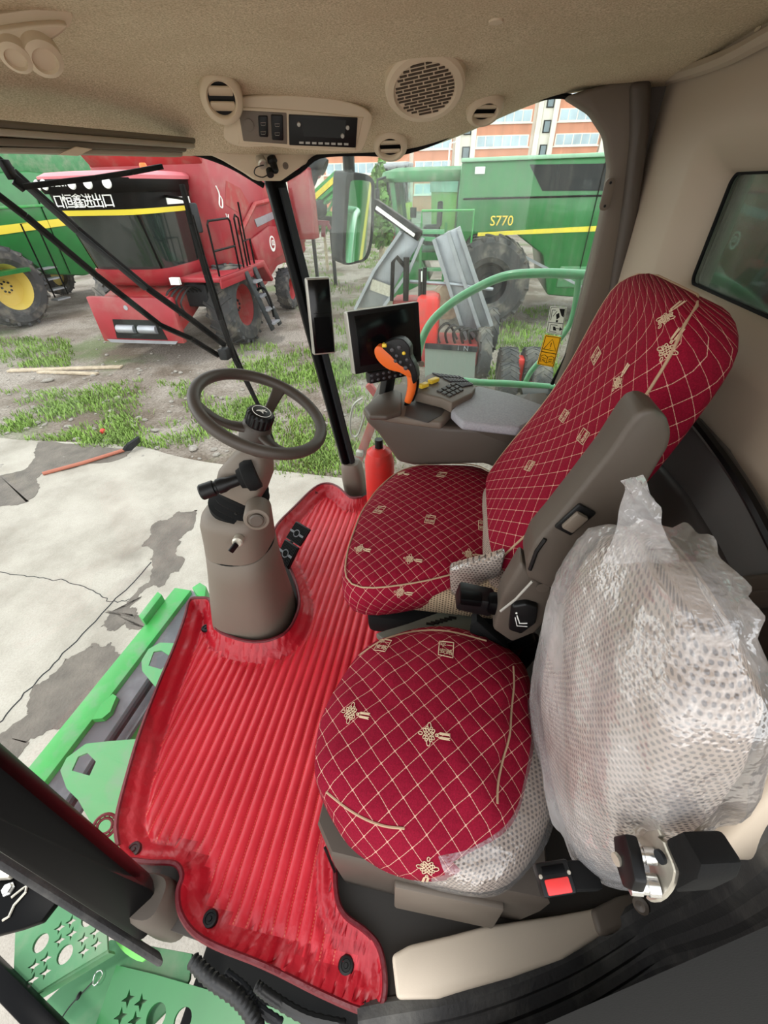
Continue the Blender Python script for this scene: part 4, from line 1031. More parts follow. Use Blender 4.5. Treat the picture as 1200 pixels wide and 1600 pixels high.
fill(q, [[(.55, .06), (.9, .06), (.9, .36), (.75, .30)], [(.42, .28), (.58, .2), (.66, .36), (.5, .46)], [(.48, .47), (.6, .47), (.6, .55), (.48, .55)], [(.36, .72), (.5, .72), (.6, .86), (.4, .86)], [(.78, .7), (.95, .78), (.78, .86)]], t1, 'pictogram_shapes')
t2_, q = sticker([(852, 523), (877, 527), (865, 574), (839, 569)], m_syel, 'warning_sticker', 'yellow warning sticker with a triangle and an open book on the right window')
strokes(q, [[(.05, .03), (.95, .03), (.95, .97), (.05, .97), (.05, .03)], [(.05, .55), (.95, .55)], [(.12, .46), (.5, .1), (.88, .46), (.12, .46)], [(.5, .22), (.5, .36)], [(.5, .40), (.5, .42)]], .0014, t2_, 'warning_lines')
strokes(q, [[(.12, .68), (.3, .64), (.5, .7), (.7, .64), (.88, .68), (.88, .88), (.7, .84), (.5, .9), (.3, .84), (.12, .88), (.12, .68)], [(.5, .7), (.5, .9)], [(.2, .74), (.42, .76)], [(.2, .8), (.42, .82)], [(.58, .76), (.8, .74)], [(.58, .82), (.8, .8)]], .0012, t2_, 'book_symbol')
# small floor tray right of the seat (switches by the window)
mb = MB(); mb.box(HX(845, 618, 1.76), (.10, .16, .03), None, .008); tag(mb.build('switch_tray', m_black), 'small black switch tray under the right window behind the console', 'tray')
# ------------------------------------------------------------------ things on the roof lining
def aim(px, py, toward=.5, lift=0.0):
    P, n = CEIL(px, py); c = (CAM - P).normalized(); m = (n * (1 - toward) + c * toward).normalized(); return P + m * lift, m
def dep(P): return (P - CAM).dot(FWD)
def ovalframe(n):
    ax = n.cross(V((0, 0, 1))).normalized(); return ax, n.cross(ax)
def vent(px, py, w_, toward, label, loc_open=(0, 0)):
    P, n = aim(px, py, toward); s = dep(P) / FPX; r = w_ / 2 * s; ax, ay = orth(n)
    # local frame: ax sideways, ay upwards in the picture of the place
    ax = n.cross(V((0, 0, 1))).normalized(); ay = n.cross(ax); ay = ay if ay.z > 0 else -ay
    P = P + CEIL(px, py)[1] * r * toward * .75
    t = thing('air_vent', label, 'air vent', P)
    mb = MB(); mb.lathe([(r * .62, -.006), (r * .62, .010), (r * .70, .014), (r * .90, .010), (r * .98, .004), (r * 1.0, -.012), (r * 1.02, -r * 1.3), (r * .62, -r * 1.3), (r * .62, -.006)], P, n, 40); mb.build('bezel', m_beige2, t, recalc=True, angle=50)
    mb = MB(); mb.lathe([(0, -.014), (r * .62, -.014), (r * .66, -.01), (r * .62, .0)], P, n, 32); mb.build('duct', m_black, t)
    for s_ in (-1, 1):
        mb = MB(); c = P + ay * r * .27 * s_ + n * .004
        mb.box(c, (r * 1.12, r * .40, .006), rotm(ax, (ay + n * .5).normalized(), ax.cross((ay + n * .5).normalized())), .002); mb.build('louver', m_beige2, t)
    return t
vent(342, 128, 66, .75, 'round ceiling vent nearest the radio panel, left of it')
vent(610, 220, 54, .30, 'half-open round ceiling vent just right of the radio panel')
vent(757, 163, 58, .30, 'round ceiling vent at the lining edge below the speaker grille')
P, n = aim(664, 114, .33); s_ = dep(P) / FPX; r = 64 * s_; P = P + CEIL(664, 114)[1] * r * .25
ax = n.cross(V((0, 0, 1))).normalized(); ay = n.cross(ax)
sp_ = thing('speaker_grille', 'large round beige speaker grille on the ceiling', 'speaker', P)
mb = MB(); mb.lathe([(0, .006), (r * .74, .006), (r * .78, .012), (r * .92, .010), (r * .98, .004), (r, -.014), (r, -r * .6), (0, -r * .6)], P, n, 48); mb.build('ring', m_beige2, sp_)
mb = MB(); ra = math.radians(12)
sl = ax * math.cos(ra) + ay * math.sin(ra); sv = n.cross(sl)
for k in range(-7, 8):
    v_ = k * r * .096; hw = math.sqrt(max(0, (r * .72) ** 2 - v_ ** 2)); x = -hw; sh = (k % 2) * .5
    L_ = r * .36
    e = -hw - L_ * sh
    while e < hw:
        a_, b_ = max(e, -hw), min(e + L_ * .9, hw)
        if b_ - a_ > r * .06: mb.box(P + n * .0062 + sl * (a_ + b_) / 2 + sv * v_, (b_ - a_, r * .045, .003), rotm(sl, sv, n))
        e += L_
mb.build('slots', pm('painted_slot_shade', (70, 58, 46), .9), sp_)  # dark brown paints in the shade of the open grille slots
# radio console hung from the lining
P0, n0 = CEIL(470, 165); cdir = (CAM - P0).normalized(); fn = (cdir + V((0, 0, -.12))).normalized(); P0 = P0 + cdir * .05
def RP_(a, b, off=0.0): return HP(a, b, P0 + fn * off, fn)
rad = thing('overhead_radio_panel', 'beige overhead panel with two rocker switches and a black radio', 'radio panel', RP_(470, 195))
mb = MB(); out_ = smooth_path([RP_(a, b) for a, b in [(350, 216), (354, 178), (366, 156), (400, 149), (470, 149), (530, 156), (568, 168), (582, 184), (576, 208), (566, 234), (548, 238), (470, 234), (420, 229), (378, 230)]], 3, True)
mb.prism(out_, -fn * .16, .012, 3); mb.build('housing', m_beige2, rad, angle=45)
mb = MB(); mb.prism(smooth_path([RP_(a, b, .004) for a, b in [(366, 172), (372, 167), (470, 173), (560, 183), (566, 188), (556, 232), (548, 235), (470, 230), (380, 225), (374, 221)]], 2, True), -fn * .02, .006, 2); mb.build('face_frame', m_beige2, rad)
mb = MB(); mb.prism([RP_(a, b, .006) for a, b in [(372, 172), (448, 176), (449, 226), (380, 221)]], -fn * .006, .003, 2); sp2 = mb.build('switch_plate', m_trim, rad)
mb = MB(); mb.lathe([(0, 0), (.013, 0), (.013, .004), (0, .004)], RP_(389, 195, .006), fn, 20); mb.build('blank_button', m_trim, rad)
for px in ([(403, 181), (418, 181), (419, 215), (405, 214)], [(423, 179), (442, 180), (443, 220), (425, 219)]):
    mb = MB(); mb.prism([RP_(a, b, .012) for a, b in px], -fn * .012, .003, 2); rk = mb.build('rocker_switch', m_black, rad)
    cx_, cy_ = sum(p[0] for p in px) / 4, sum(p[1] for p in px) / 4
    mb = MB()
    for dy in (-6, 8): mb.tube([RP_(cx_ - 4, cy_ + dy, .0125), RP_(cx_ + 4, cy_ + dy, .0125), RP_(cx_ + 3, cy_ + dy + 4, .0125), RP_(cx_ - 3, cy_ + dy + 4, .0125)], .0007, 4, closed=True)
    mb.build('rocker_symbol', m_rimgrey, rk)
mb = MB(); mb.prism([RP_(a, b, .010) for a, b in [(451, 179), (559, 184), (556, 231), (452, 227)]], -fn * .012, .002, 2); rd = mb.build('radio', m_black, rad)
mb = MB(); mb.prism([RP_(a, b, .0108) for a, b in [(473, 185), (541, 188), (538, 216), (474, 213)]], -fn * .001); mb.build('radio_display', m_screen, rd)
for a, b in ((467, 194), (543, 199), (535, 212)):
    mb = MB(); mb.lathe([(0, 0), (.0052, 0), (.0052, .006), (.004, .007), (0, .007)], RP_(a, b, .010), fn, 16); mb.build('radio_knob', m_rimgrey, rd)
for k in range(8):
    a = 471 + 10 * k; b = 223 + .35 * k; mb = MB(); mb.prism([RP_(a - 3.4, b - 1.8, .012), RP_(a + 3.4, b - 1.6, .012), RP_(a + 3.4, b + 1.8, .012), RP_(a - 3.4, b + 1.6, .012)], -fn * .002); mb.build('preset_key', m_rimgrey, rd)
# corner trim below it with its bits
cpn = V((-.78, -.62, -.10)).normalized(); cp0 = V((1.795, .64, 1.40))
def CP(a, b, off=0.0): return HP(a, b, cp0 + cpn * off, cpn)
mb = MB(); mb.prism([CP(a, b) for a, b in [(300, 230), (360, 222), (470, 226), (510, 236), (506, 243), (472, 260), (440, 283), (402, 283), (386, 272), (352, 252), (325, 240)]], -cpn * .05, .006, 2); struct(mb.build('trim_corner_cover', m_beige2))
jk = thing('socket_with_cap', 'black and metal socket with a dangling cap at the front corner of the ceiling', 'socket', CP(415, 258))
mb = MB(); mb.lathe([(0, -.01), (.016, -.01), (.016, .02), (.012, .024), (0, .024)], CP(407, 250), (cpn + V((0, 0, -.6))).normalized(), 20); mb.build('metal_sleeve', m_zinc, jk)
mb = MB(); mb.lathe([(0, 0), (.015, 0), (.017, .012), (.012, .018), (.012, .04), (.009, .044), (0, .044)], CP(424, 246, .01), V((-.3, -.3, -.9)), 20); mb.build('plug_body', m_black, jk)
mb = MB(); mb.lathe([(0, 0), (.012, 0), (.012, .018), (0, .018)], CP(421, 266, .02), V((-.6, -.3, -.7)), 16); mb.build('plug_end', m_black, jk)
mb = MB(); mb.tube(smooth_path([CP(412, 258, .02), CP(400, 262, .03), CP(398, 272, .03), CP(410, 277, .03), CP(420, 272, .025)], 5), .0018, 6); mb.build('cap_strap', m_cable, jk)
dl = thing('map_light', 'small oval beige lamp with a black button under the radio panel', 'lamp', CP(396, 233))
mb = MB(); mb.loft([[CP(397, 234, o) + (CP(397 + 22 * s, 234, o) - CP(397, 234, o)) * math.cos(t) + (CP(397, 234 + 9 * s, o) - CP(397, 234, o)) * math.sin(t) for t in np.linspace(0, 2 * math.pi, 28, endpoint=False)] for o, s in ((-.004, 1), (.005, 1), (.007, .9))]); mb.build('bezel', m_beige2, dl)
mb = MB(); mb.ball(CP(389, 232, .006), (.010, .010, .007)); mb.build('lens', pm('frosted_lens', (200, 190, 170), .3), dl)
mb = MB(); mb.box(CP(406, 233, .006), (.012, .012, .010), None, .002); mb.build('button', m_black, dl)
mb = MB(); mb.lathe([(0, 0), (.010, 0), (.010, .003), (.005, .004), (0, .002)], CP(446, 259, .001), cpn, 20); tag(mb.build('screw_cover', m_trim), 'round taupe screw cover on the beige ceiling corner', 'screw cover')
# roller blind above the windscreen
rbp = lambda a, b, o=-.05: WIND(a, b, o)
def HW_(a, b, y): return HY(a, b, y)
bl = thing('roller_blind', 'grey-brown roller blind cassette along the top of the windscreen', 'blind', HY(140, 225, 1.0))
L0, L1 = V((.42, 1.22, 1.455)), HX(288, 226, 1.50)
def strip(px4, x0, x1, mat, name, th=.02):
    q = [HX(px4[0][0], px4[0][1], x1), HX(px4[1][0], px4[1][1], x1)]; return q
def blbar(pa, pb, ha, mat, name, depth=.035):
    """bar between two sight points: left end far forward, right end nearer"""
    A, B = HP(pa[0], pa[1], BL0, BLN), HP(pb[0], pb[1], BL0, BLN); C, D = HP(pb[0], pb[1] + ha[1], BL0, BLN), HP(pa[0], pa[1] + ha[0], BL0, BLN)
    mb = MB(); mb.prism([A, B, C, D], BLN * depth, .006, 2); return mb.build(name, mat, bl)
BL0 = HX(288, 226, 1.55); BLN = V((-.42, -1, 0)).normalized(); BLN = BLN if BLN.dot(CAM - BL0) > 0 else -BLN
m_bl1 = pm('blind_light_metal', (150, 140, 122), .45); m_bl2 = pm('blind_dark_metal', (98, 88, 72), .5)
blbar((-60, 186), (290, 217), (14, 10), m_bl2, 'upper_rail', .05); blbar((-60, 200), (286, 226), (12, 8), m_bl1, 'roller', .06)
blbar((-60, 214), (278, 231), (14, 8), m_bl2, 'lower_rail', .045); blbar((-60, 229), (275, 237), (10, 9), m_bl1, 'pull_bar', .035)
mb = MB(); mb.prism([HP(a, b, BL0 + BLN * .045, BLN) for a, b in [(116, 229), (143, 233), (120, 244), (88, 242)]], BLN * .008, .002); tb_ = mb.build('pull_tab', m_beige2, bl)
# pod with two swivelling outlets at the front left of the ceiling
pc, pn_ = aim(40, 60, .6); pc = pc + (CAM - pc).normalized() * .11
def PD(a, b, off=0.0): return HP(a, b, pc + pn_ * off, pn_)
pod_ = thing('ceiling_pod', 'beige ceiling pod with two swivel outlets at the front left', 'vent pod', pc)
mb = MB(); mb.prism(smooth_path([PD(a, b) for a, b in [(-60, 30), (0, 22), (60, 14), (104, 16), (114, 26), (108, 42), (86, 60), (50, 74), (0, 82), (-60, 84)]], 3, True), -pn_ * .10, .012, 3); mb.build('pod_housing', m_beige2, pod_, angle=45)
mb = MB(); mb.prism(smooth_path([PD(a, b, .012) for a, b in [(-60, 56), (0, 48), (60, 40), (106, 40), (84, 60), (50, 73), (0, 80), (-60, 82)]], 3, True), -pn_ * .014, .005, 2); mb.build('pod_lip', m_beige2, pod_, angle=45)
for (a, b), rpx, tl in (((24, 88), 22, (-.5, .2, -.6)), ((68, 90), 27, (-.2, -.4, -.8))):
    c = PD(a, b, .02); rr2 = rpx * dep(c) / FPX; nn = (pn_ + V(tl) * .5).normalized()
    mb = MB(); mb.lathe([(rr2 * .6, .002), (rr2 * .66, .008), (rr2 * .95, .004), (rr2, -.010), (rr2 * .9, -.03), (0, -.034), (0, -.03), (rr2 * .6, -.02)], c, nn, 32); ot = mb.build('swivel_outlet', m_beige2, pod_, angle=40)
    mb = MB(); mb.lathe([(0, -.004), (rr2 * .6, -.004), (rr2 * .6, .0), (0, .0)], c, nn, 24); mb.build('outlet_opening', m_black if rpx < 25 else m_trim, ot)
P, n = CEIL(775, 32); mb = MB(); mb.lathe([(0, -.004), (.016, -.004), (.013, .003), (0, .004)], P, n, 16); tag(mb.build('lining_plug', m_beige2), 'small round plug in the roof lining above the speaker', 'plug')
P, n = CEIL(1185, 42); mb = MB(); mb.ball(P + n * .003, (.012, .003, .004)); tag(mb.build('coat_hook', m_beige2), 'small beige hook at the roof edge above the rear window', 'hook')
# ------------------------------------------------------------------ door latch, buckle by the passenger seat
LY = -.25
def LP(a, b, y=LY): return HY(a, b, y)
lt = thing('door_latch', 'zinc plated door latch with two pins on the door post', 'latch', LP(1005, 1345))
mb = MB(); mb.prism(smooth_path([LP(a, b, LY - .030) for a, b in [(966, 1306), (972, 1284), (992, 1272), (1014, 1276), (1028, 1296), (1042, 1330), (1054, 1362), (1044, 1392), (1026, 1408), (1008, 1404), (1016, 1370), (1006, 1330), (990, 1310)]], 2, True), (0, -.006, 0), .0015, 1); sdp = mb.build('side_plate', m_zinc, lt)
boolean_cut(sdp, [([LP(a, b, LY) for a, b in [(984, 1300), (996, 1292), (1008, 1294), (1020, 1312), (1028, 1336), (1018, 1346), (1010, 1330), (996, 1312)]], V((0, -.08, 0)))])
mb = MB(); mb.prism([LP(a, b, LY + .005) for a, b in [(957, 1306), (976, 1302), (984, 1330), (992, 1376), (986, 1392), (972, 1386), (961, 1350)]], (0, -.014, 0), .003, 2); fb = mb.build('front_bar', m_black, lt)
for a, b, r in ((978, 1334, .009), (982, 1380, .011)):
    mb = MB(); p = LP(a, b, LY); mb.lathe([(0, 0), (r, 0), (r, .012), (r * .85, .013), (r * .85, .018), (r, .019), (r, (LP(a + 40, b + 4, LY - .03) - p).length), (0, (LP(a + 40, b + 4, LY - .03) - p).length)], p, (LP(a + 46, b + 4, LY - .03) - p), 20); mb.build('pin', m_chrome, lt)
for a, b in ((966, 1342), (1034, 1338)):
    mb = MB(); mb.lathe([(0, 0), (.007, 0), (.007, .004), (0, .004)], LP(a, b, LY + (.006 if a < 1000 else -.026)), (-.4, 1, .1), 12); mb.build('bolt', m_zinc if a < 1000 else m_dgrey, lt)
mb = MB(); mb.prism([LP(a, b, LY - .03) for a, b in [(1036, 1312), (1066, 1298), (1096, 1352), (1088, 1376), (1050, 1396), (1058, 1362)]], (.012, -.05, -.012), .006, 2); mb.build('rubber_block', m_matte, lt)
mb = MB(); mb.lathe([(0, 0), (.013, 0), (.013, .006), (.008, .009), (0, .006)], HY(1003, 1413, -.40), (-.5, .7, .6), 16); tag(mb.build('sill_bolt', m_trimd), 'recessed brown screw in the sill corner under the latch', 'screw')
bq = HX(868, 1372, .175)
bkx = V((.25, -.96, .1)).normalized(); bkn = (CAM - bq).normalized(); bkn = (bkn - bkx * bkn.dot(bkx)).normalized(); bky = bkn.cross(bkx)
bu = thing('belt_buckle', 'black seat belt buckle with a red button beside the wrapped passenger seat', 'buckle', bq)
mb = MB(); mb.box(bq - bkn * .012, (.050, .040, .030), rotm(bkx, bky, bkn), .004, 2); mb.build('buckle_body', m_black, bu)
sg = 1 if (bq + bky * .01 - CAM).dot(UP) < (bq - CAM).dot(UP) else -1
mb = MB(); mb.box(bq + bky * .009 * sg + bkn * .003, (.036, .018, .006), rotm(bkx, bky, bkn), .002); mb.build('release_button', m_redb, bu)
mb = MB(); mb.box(bq - bky * .010 * sg + bkn * .003, (.034, .010, .004), rotm(bkx, bky, bkn), .001); mb.build('tongue_slot', m_frame, bu)
for s in (-1, 1):
    mb = MB(); mb.lathe([(0, 0), (.003, 0), (.002, .002), (0, .002)], bq + bkx * .0215 * s - bky * .004 * sg + bkn * .003, bkn, 10); mb.build('rivet', m_zinc, bu)
mb = MB(); mb.bar(bq + bkx * .02 - bkn * .01, bq + bkx * .07 + V((0, 0, -.03)), .035, .02, bev=.004); mb.build('buckle_strap', m_matte, bu)
# ------------------------------------------------------------------ the machine outside the cab: deck, steps, mirror, wipers, rail
BZ = -.52
beam = thing('front_crossbeam', 'bright green steel beam with a grey rubber sheet below the windscreen', 'beam', HZ(180, 1060, BZ))
mb = MB(); bp = [HZ(a, b, BZ) for a, b in [(273, 918), (298, 922), (60, 1234), (-120, 1470), (-150, 1445), (33, 1213)]]
mb.prism(bp, (0, 0, -.09), .004); mb.build('beam', m_jdgl, beam)
mb = MB(); mb.prism([HZ(a, b, BZ - .03) for a, b in [(298, 922), (322, 934), (330, 960), (296, 1000), (215, 1130), (110, 1290), (-20, 1470), (-80, 1470), (60, 1234)]], (0, 0, -.02)); mb.build('rubber_sheet', m_rubmat, beam)
mb = MB(); mb.prism([HZ(a, b, BZ + .05) for a, b in [(216, 962), (246, 924), (253, 929), (223, 968)]], (0, 0, -.07), .004); mb.build('small_bracket', m_jdgl, beam)
mb = MB(); mb.prism([HZ(a, b, BZ + .06) for a, b in [(300, 918), (312, 910), (322, 916), (320, 934), (308, 930)]], (0, 0, -.14), .003); mb.build('end_tab', m_jdgl, beam)
mb = MB(); mb.prism([HZ(a, b, BZ + .004) for a, b in [(176, 1084), (182, 1088), (172, 1112), (160, 1122), (144, 1124), (158, 1100)]], (0, 0, -.03)); mb.build('hook_plate', m_jdgl, beam)
mb = MB(); mb.prism([HZ(a, b, -.62) for a, b in [(235, 1075), (250, 1070), (190, 1180), (150, 1230), (140, 1215)]], (0, 0, -.06), .004); mb.build('lower_channel', m_jdgl, beam)
mb = MB(); mb.tube([HZ(238, 1060, -.50), HZ(150, 1190, -.50), HZ(100, 1270, -.50)], .02, 10); mb.build('roller_bar', m_dgrey, beam)
m_plate = pm('pale_green_plate_paint', (84, 150, 96), .5, dirt=(112, 140, 112), dscale=8)
def annulus(outer, inner, z, th, mat, name, label, cat):
    c = HZ(sum(p[0] for p in inner) / len(inner), sum(p[1] for p in inner) / len(inner), z)
    ro = radial(xy(outer, z), (c.x, c.y)); ri = radial(xy(inner, z), (c.x, c.y)); n = 72
    P = lambda r, zz: [V((c.x + r[k] * math.cos(2 * math.pi * k / n), c.y + r[k] * math.sin(2 * math.pi * k / n), zz)) for k in range(n)]
    mb = MB(); mb.loft([P(ri, z), P(ro, z), P(ro, z - th), P(ri, z - th), P(ri, z)], caps=False); o = mb.build(name, mat, angle=30); tag(o, label, cat); return o
annulus([(290, 1006), (250, 1004), (232, 1014), (221, 1032), (222, 1048), (240, 1070), (262, 1092), (276, 1060)], [(240, 1018), (252, 1016), (270, 1028), (252, 1046), (232, 1040)], -.33, .008, m_plate, 'mounting_plate', 'light green plate with a square hole in front of the mat, nearer the column', 'mounting plate')
annulus([(222, 1154), (170, 1158), (134, 1162), (104, 1184), (94, 1204), (104, 1232), (122, 1250), (150, 1300), (176, 1330), (214, 1300)], [(122, 1182), (136, 1176), (150, 1190), (140, 1212), (112, 1204)], -.33, .008, m_plate, 'mounting_plate', 'larger light green plate with a square hole beside the black corner post', 'mounting plate')
# steps at the bottom left
SZ = -.50
stp = thing('access_step', 'green perforated step with star shaped holes outside the door', 'step', HZ(100, 1480, SZ - .06))
s_px = [(24, 1452), (62, 1420), (98, 1398), (130, 1416), (166, 1438), (168, 1484), (104, 1522), (40, 1562), (20, 1556)]
mb = MB(); mb.prism([HZ(a, b, SZ) for a, b in s_px], (0, 0, -.012)); tread = mb.build('tread_plate', m_jdgd, stp, angle=0)
ctr = HZ(100, 1480, SZ); e1 = (HZ(130, 1470, SZ) - ctr).normalized(); e2 = V((0, 0, 1)).cross(e1)
s_ = .013; cuts = []
for a, b in ((106, 1438), (88, 1448), (107, 1457), (88, 1468), (125, 1466), (144, 1455), (146, 1474), (126, 1485), (66, 1497), (47, 1508), (65, 1518), (45, 1530)):
    cuts.append((star(HZ(a, b, SZ + .02), e1, e2, .017), V((0, 0, -.06))))
for a, b, r in ((96, 1490, .022), (134, 1432, .022), (58, 1472, .022)): cuts.append((disc(HZ(a, b, SZ + .02), e1, e2, r), V((0, 0, -.06))))
boolean_cut(tread, cuts)
mb = MB(); mb.prism([HZ(a, b, SZ - .012) for a, b in [(168, 1484), (104, 1522), (40, 1562), (40, 1566), (106, 1527), (170, 1489)]], (0, 0, -.05)); mb.build('step_lip', m_jdgd, stp)
mb = MB(); mb.bar(HZ(-30, 1498, SZ + .02), HZ(95, 1625, SZ + .02), .05, .05, bev=.008); mb.build('black_edge_bar', m_frame, stp)
DZ = -.66
dk = thing('access_deck', 'smooth green deck with a cable ring below the perforated step', 'deck', HZ(180, 1540, DZ))
mb = MB(); mb.prism([HZ(a, b, DZ) for a, b in [(40, 1600), (60, 1575), (172, 1468), (235, 1478), (300, 1490), (296, 1530), (284, 1555), (120, 1720), (20, 1700)]], (0, 0, -.02), .003); mb.build('deck_plate', m_jdgd, dk)
rc = HZ(152, 1528, DZ + .02)
mb = MB(); mb.tube([rc + V((.016 * math.cos(t), .012 * math.sin(t), .004 * math.sin(2 * t))) for t in np.linspace(0, 2 * math.pi, 20, endpoint=False)], .0018, 6, closed=True); mb.build('pull_ring', m_chrome, dk)
mb = MB(); mb.tube(smooth_path([HZ(145, 1534, DZ + .015), HZ(128, 1552, DZ + .01), HZ(108, 1574, DZ + .008), HZ(92, 1600, DZ + .01), HZ(80, 1640, DZ)], 5), .0022, 6); mb.build('lock_cable', m_cable, dk)
mb = MB(); mb.ball(HZ(123, 1556, DZ + .012), (.010, .006, .006)); mb.build('cable_clamp', m_black, dk)
mb = MB(); mb.prism(smooth_path([HZ(a, b, -.58) for a, b in [(170, 1440), (196, 1450), (226, 1474), (230, 1486), (222, 1503), (196, 1490), (178, 1466)]], 3, True), (0, 0, -.01)); mb.build('curved_guard', pm('fresh_lime_green_paint', (112, 196, 92), .4), dk)
WZ = -.62
bx_ = thing('step_riser', 'dark green box step with punched stars at the bottom edge', 'step', HZ(300, 1570, WZ - .2))
r_px = [(182, 1508), (240, 1522), (330, 1548), (420, 1572), (520, 1610), (480, 1720), (120, 1720), (150, 1600)]
mb = MB(); mb.prism([HZ(a, b, WZ) for a, b in r_px], (0, 0, -.012)); rp = mb.build('riser_plate', m_jdg, bx_, angle=0)
c2 = []
for a, b in ((196, 1560), (216, 1566), (184, 1588), (206, 1594)): c2.append((star(HZ(a, b, WZ + .02), e1, e2, .020), V((0, 0, -.06))))
for a, b, r in ((240, 1588, .028), (282, 1594, .026)): c2.append((disc(HZ(a, b, WZ + .02), e1, e2, r), V((0, 0, -.06))))
boolean_cut(rp, c2)
mb = MB(); mb.prism([HZ(a, b, WZ - .012) for a, b in [(182, 1508), (330, 1548), (520, 1610), (520, 1616), (330, 1554), (184, 1513)]], (0, 0, -.12)); mb.build('riser_lip', m_jdg, bx_)
for k, (P_, r, lab) in enumerate((([(300, 1500), (330, 1530), (372, 1560), (400, 1600), (420, 1660)], .016, 'thick black hose nearest the post boot under the mat edge'), ([(352, 1520), (384, 1546), (400, 1572), (440, 1600)], .010, 'thin ribbed grey hose under the mat edge'), ([(400, 1540), (430, 1562), (480, 1590), (540, 1604)], .012, 'black hose under the rear sill of the mat'))):
    mb = MB(); pts = smooth_path([HZ(a, b, -.20 - .03 * k) for a, b in P_], 10)
    mb.tube(pts, [r * (1 + (.12 if i % 2 else -.05)) for i in range(len(pts))], 10); tag(mb.build('hydraulic_hose', m_dgrey if k == 1 else m_cable), lab, 'hose')
# black hinge bracket with bolt outside the left post
hb = thing('hinge_bracket', 'black hinge plate with a shiny bolt at the left edge, outside the black post', 'hinge', HZ(20, 1390, .05))
mb = MB(); mb.prism([HZ(a, b, .06) for a, b in [(-40, 1290), (40, 1318), (108, 1344), (104, 1378), (86, 1412), (64, 1440), (30, 1452), (-40, 1470)]], (0, 0, -.02), .003); mb.build('hinge_plate', m_frame, hb)
mb = MB(); mb.lathe([(0, 0), (.013, 0), (.013, .004), (.010, .004), (.010, .012), (0, .012)], HZ(14, 1390, .062), (0, 0, 1), 6); mb.build('bolt', m_chrome, hb)
mb = MB(); mb.tube([HZ(18, 1402, .064), HZ(36, 1388, .064), HZ(42, 1384, .064), HZ(40, 1394, .064), HZ(22, 1414, .064), HZ(14, 1432, .064), HZ(4, 1438, .064)], .003, 6); mb.build('spring_clip', m_zinc, hb)
mb = MB(); mb.prism([HZ(a, b, .09) for a, b in [(-40, 1316), (0, 1300), (38, 1330), (12, 1372), (-40, 1376)]], (0, 0, -.02), .004); mb.build('bracket_arm', m_zinc, hb)
# own body behind the cab with its yellow stripe (seen in the mirror and through the rear window)
own = thing('harvester_body', 'green harvester body with yellow stripe seen in the mirror and rear window', 'harvester body', (1.0, -3, GZ))
mb = MB(); mb.box((1.0, -4.2, -.2), (2.5, 4.4, 2.6), None, .12, 3); mb.build('side_panel', m_jdg, own)
mb = MB(); mb.bar((2.262, -2.1, .15), (2.262, -6.3, .5), .03, .10); mb.build('yellow_stripe', m_stripe, own)
mb = MB(); mb.box((1.05, -.98, 1.2), (.5, .2, .9), None, .02); mb.build('intake_screen', m_dgrey, own)
mb = MB(); mb.box((1.9, -1.3, 1.1), (.35, .5, 1.0), None, .03); mb.build('corner_box', m_jdg, own)
mb = MB(); mb.tube([(1.5, -.9, .6), (1.5, -.95, 1.6)], .05, 12); mb.build('exhaust_pipe', m_frame, own)
# mirror
MN = V((-.65, -.76, -.11)).normalized(); M0 = HX(562, 340, 2.32)
def MP(a, b, off=0.0): return HP(a, b, M0 + MN * off, MN)
mir = thing('side_mirror', 'dark grey exterior mirror on its arm outside the right window', 'mirror', MP(560, 400))
gl_px = [(551, 282), (574, 283), (580, 291), (580, 330), (578, 372), (570, 401), (556, 408), (543, 411), (540, 404), (541, 366), (545, 310), (547, 290)]
fr_px = [(542, 274), (550, 270), (572, 272), (583, 280), (586, 292), (585, 340), (582, 380), (574, 405), (556, 412), (541, 414), (536, 406), (537, 360), (540, 300)]
mb = MB(); mb.prism(smooth_path([MP(a, b) for a, b in fr_px], 3, True), -MN * .10, .018, 3); mb.build('housing', m_dgrey, mir, angle=50)
mb = MB(); mb.prism(smooth_path([MP(a, b, .003) for a, b in gl_px], 3, True), -MN * .004); mb.build('mirror_glass', m_mirror, mir)
mb = MB(); mb.tube([MP(546, 276, -.06), MP(545, 258, -.06), MP(544, 236, -.06), MP(543, 210, -.06) + V((-.1, -.02, 0)), V((1.90, .60, 1.62))], .026, 10); mb.build('mirror_arm', m_dgrey, mir)
# handrail outside the right window
hr = thing('handrail', 'bent pale green tube rail outside the right window', 'handrail', HX(790, 560, 2.25))
mb = MB(); mb.tube(smooth_path([HX(a, b, 2.25) for a, b in [(640, 640), (652, 560), (668, 512), (700, 478), (745, 450), (792, 431), (850, 427), (905, 429), (960, 432)]] + [V((2.10, -.66, .99)), V((1.9, -.60, .99))], 6), .020, 12); mb.build('upper_rail', m_rail, hr, angle=60)
mb = MB(); mb.tube(smooth_path([HX(a, b, 2.20) for a, b in [(690, 590), (740, 597), (800, 600), (870, 606)]], 5), .018, 12); mb.build('lower_rail', m_rail, hr, angle=60)
mb = MB(); mb.tube(smooth_path([HX(a, b, 2.25) for a, b in [(905, 429), (893, 500), (862, 545), (830, 580), (818, 605)]], 5), .014, 12); mb.build('rail_brace', m_rail, hr, angle=60)
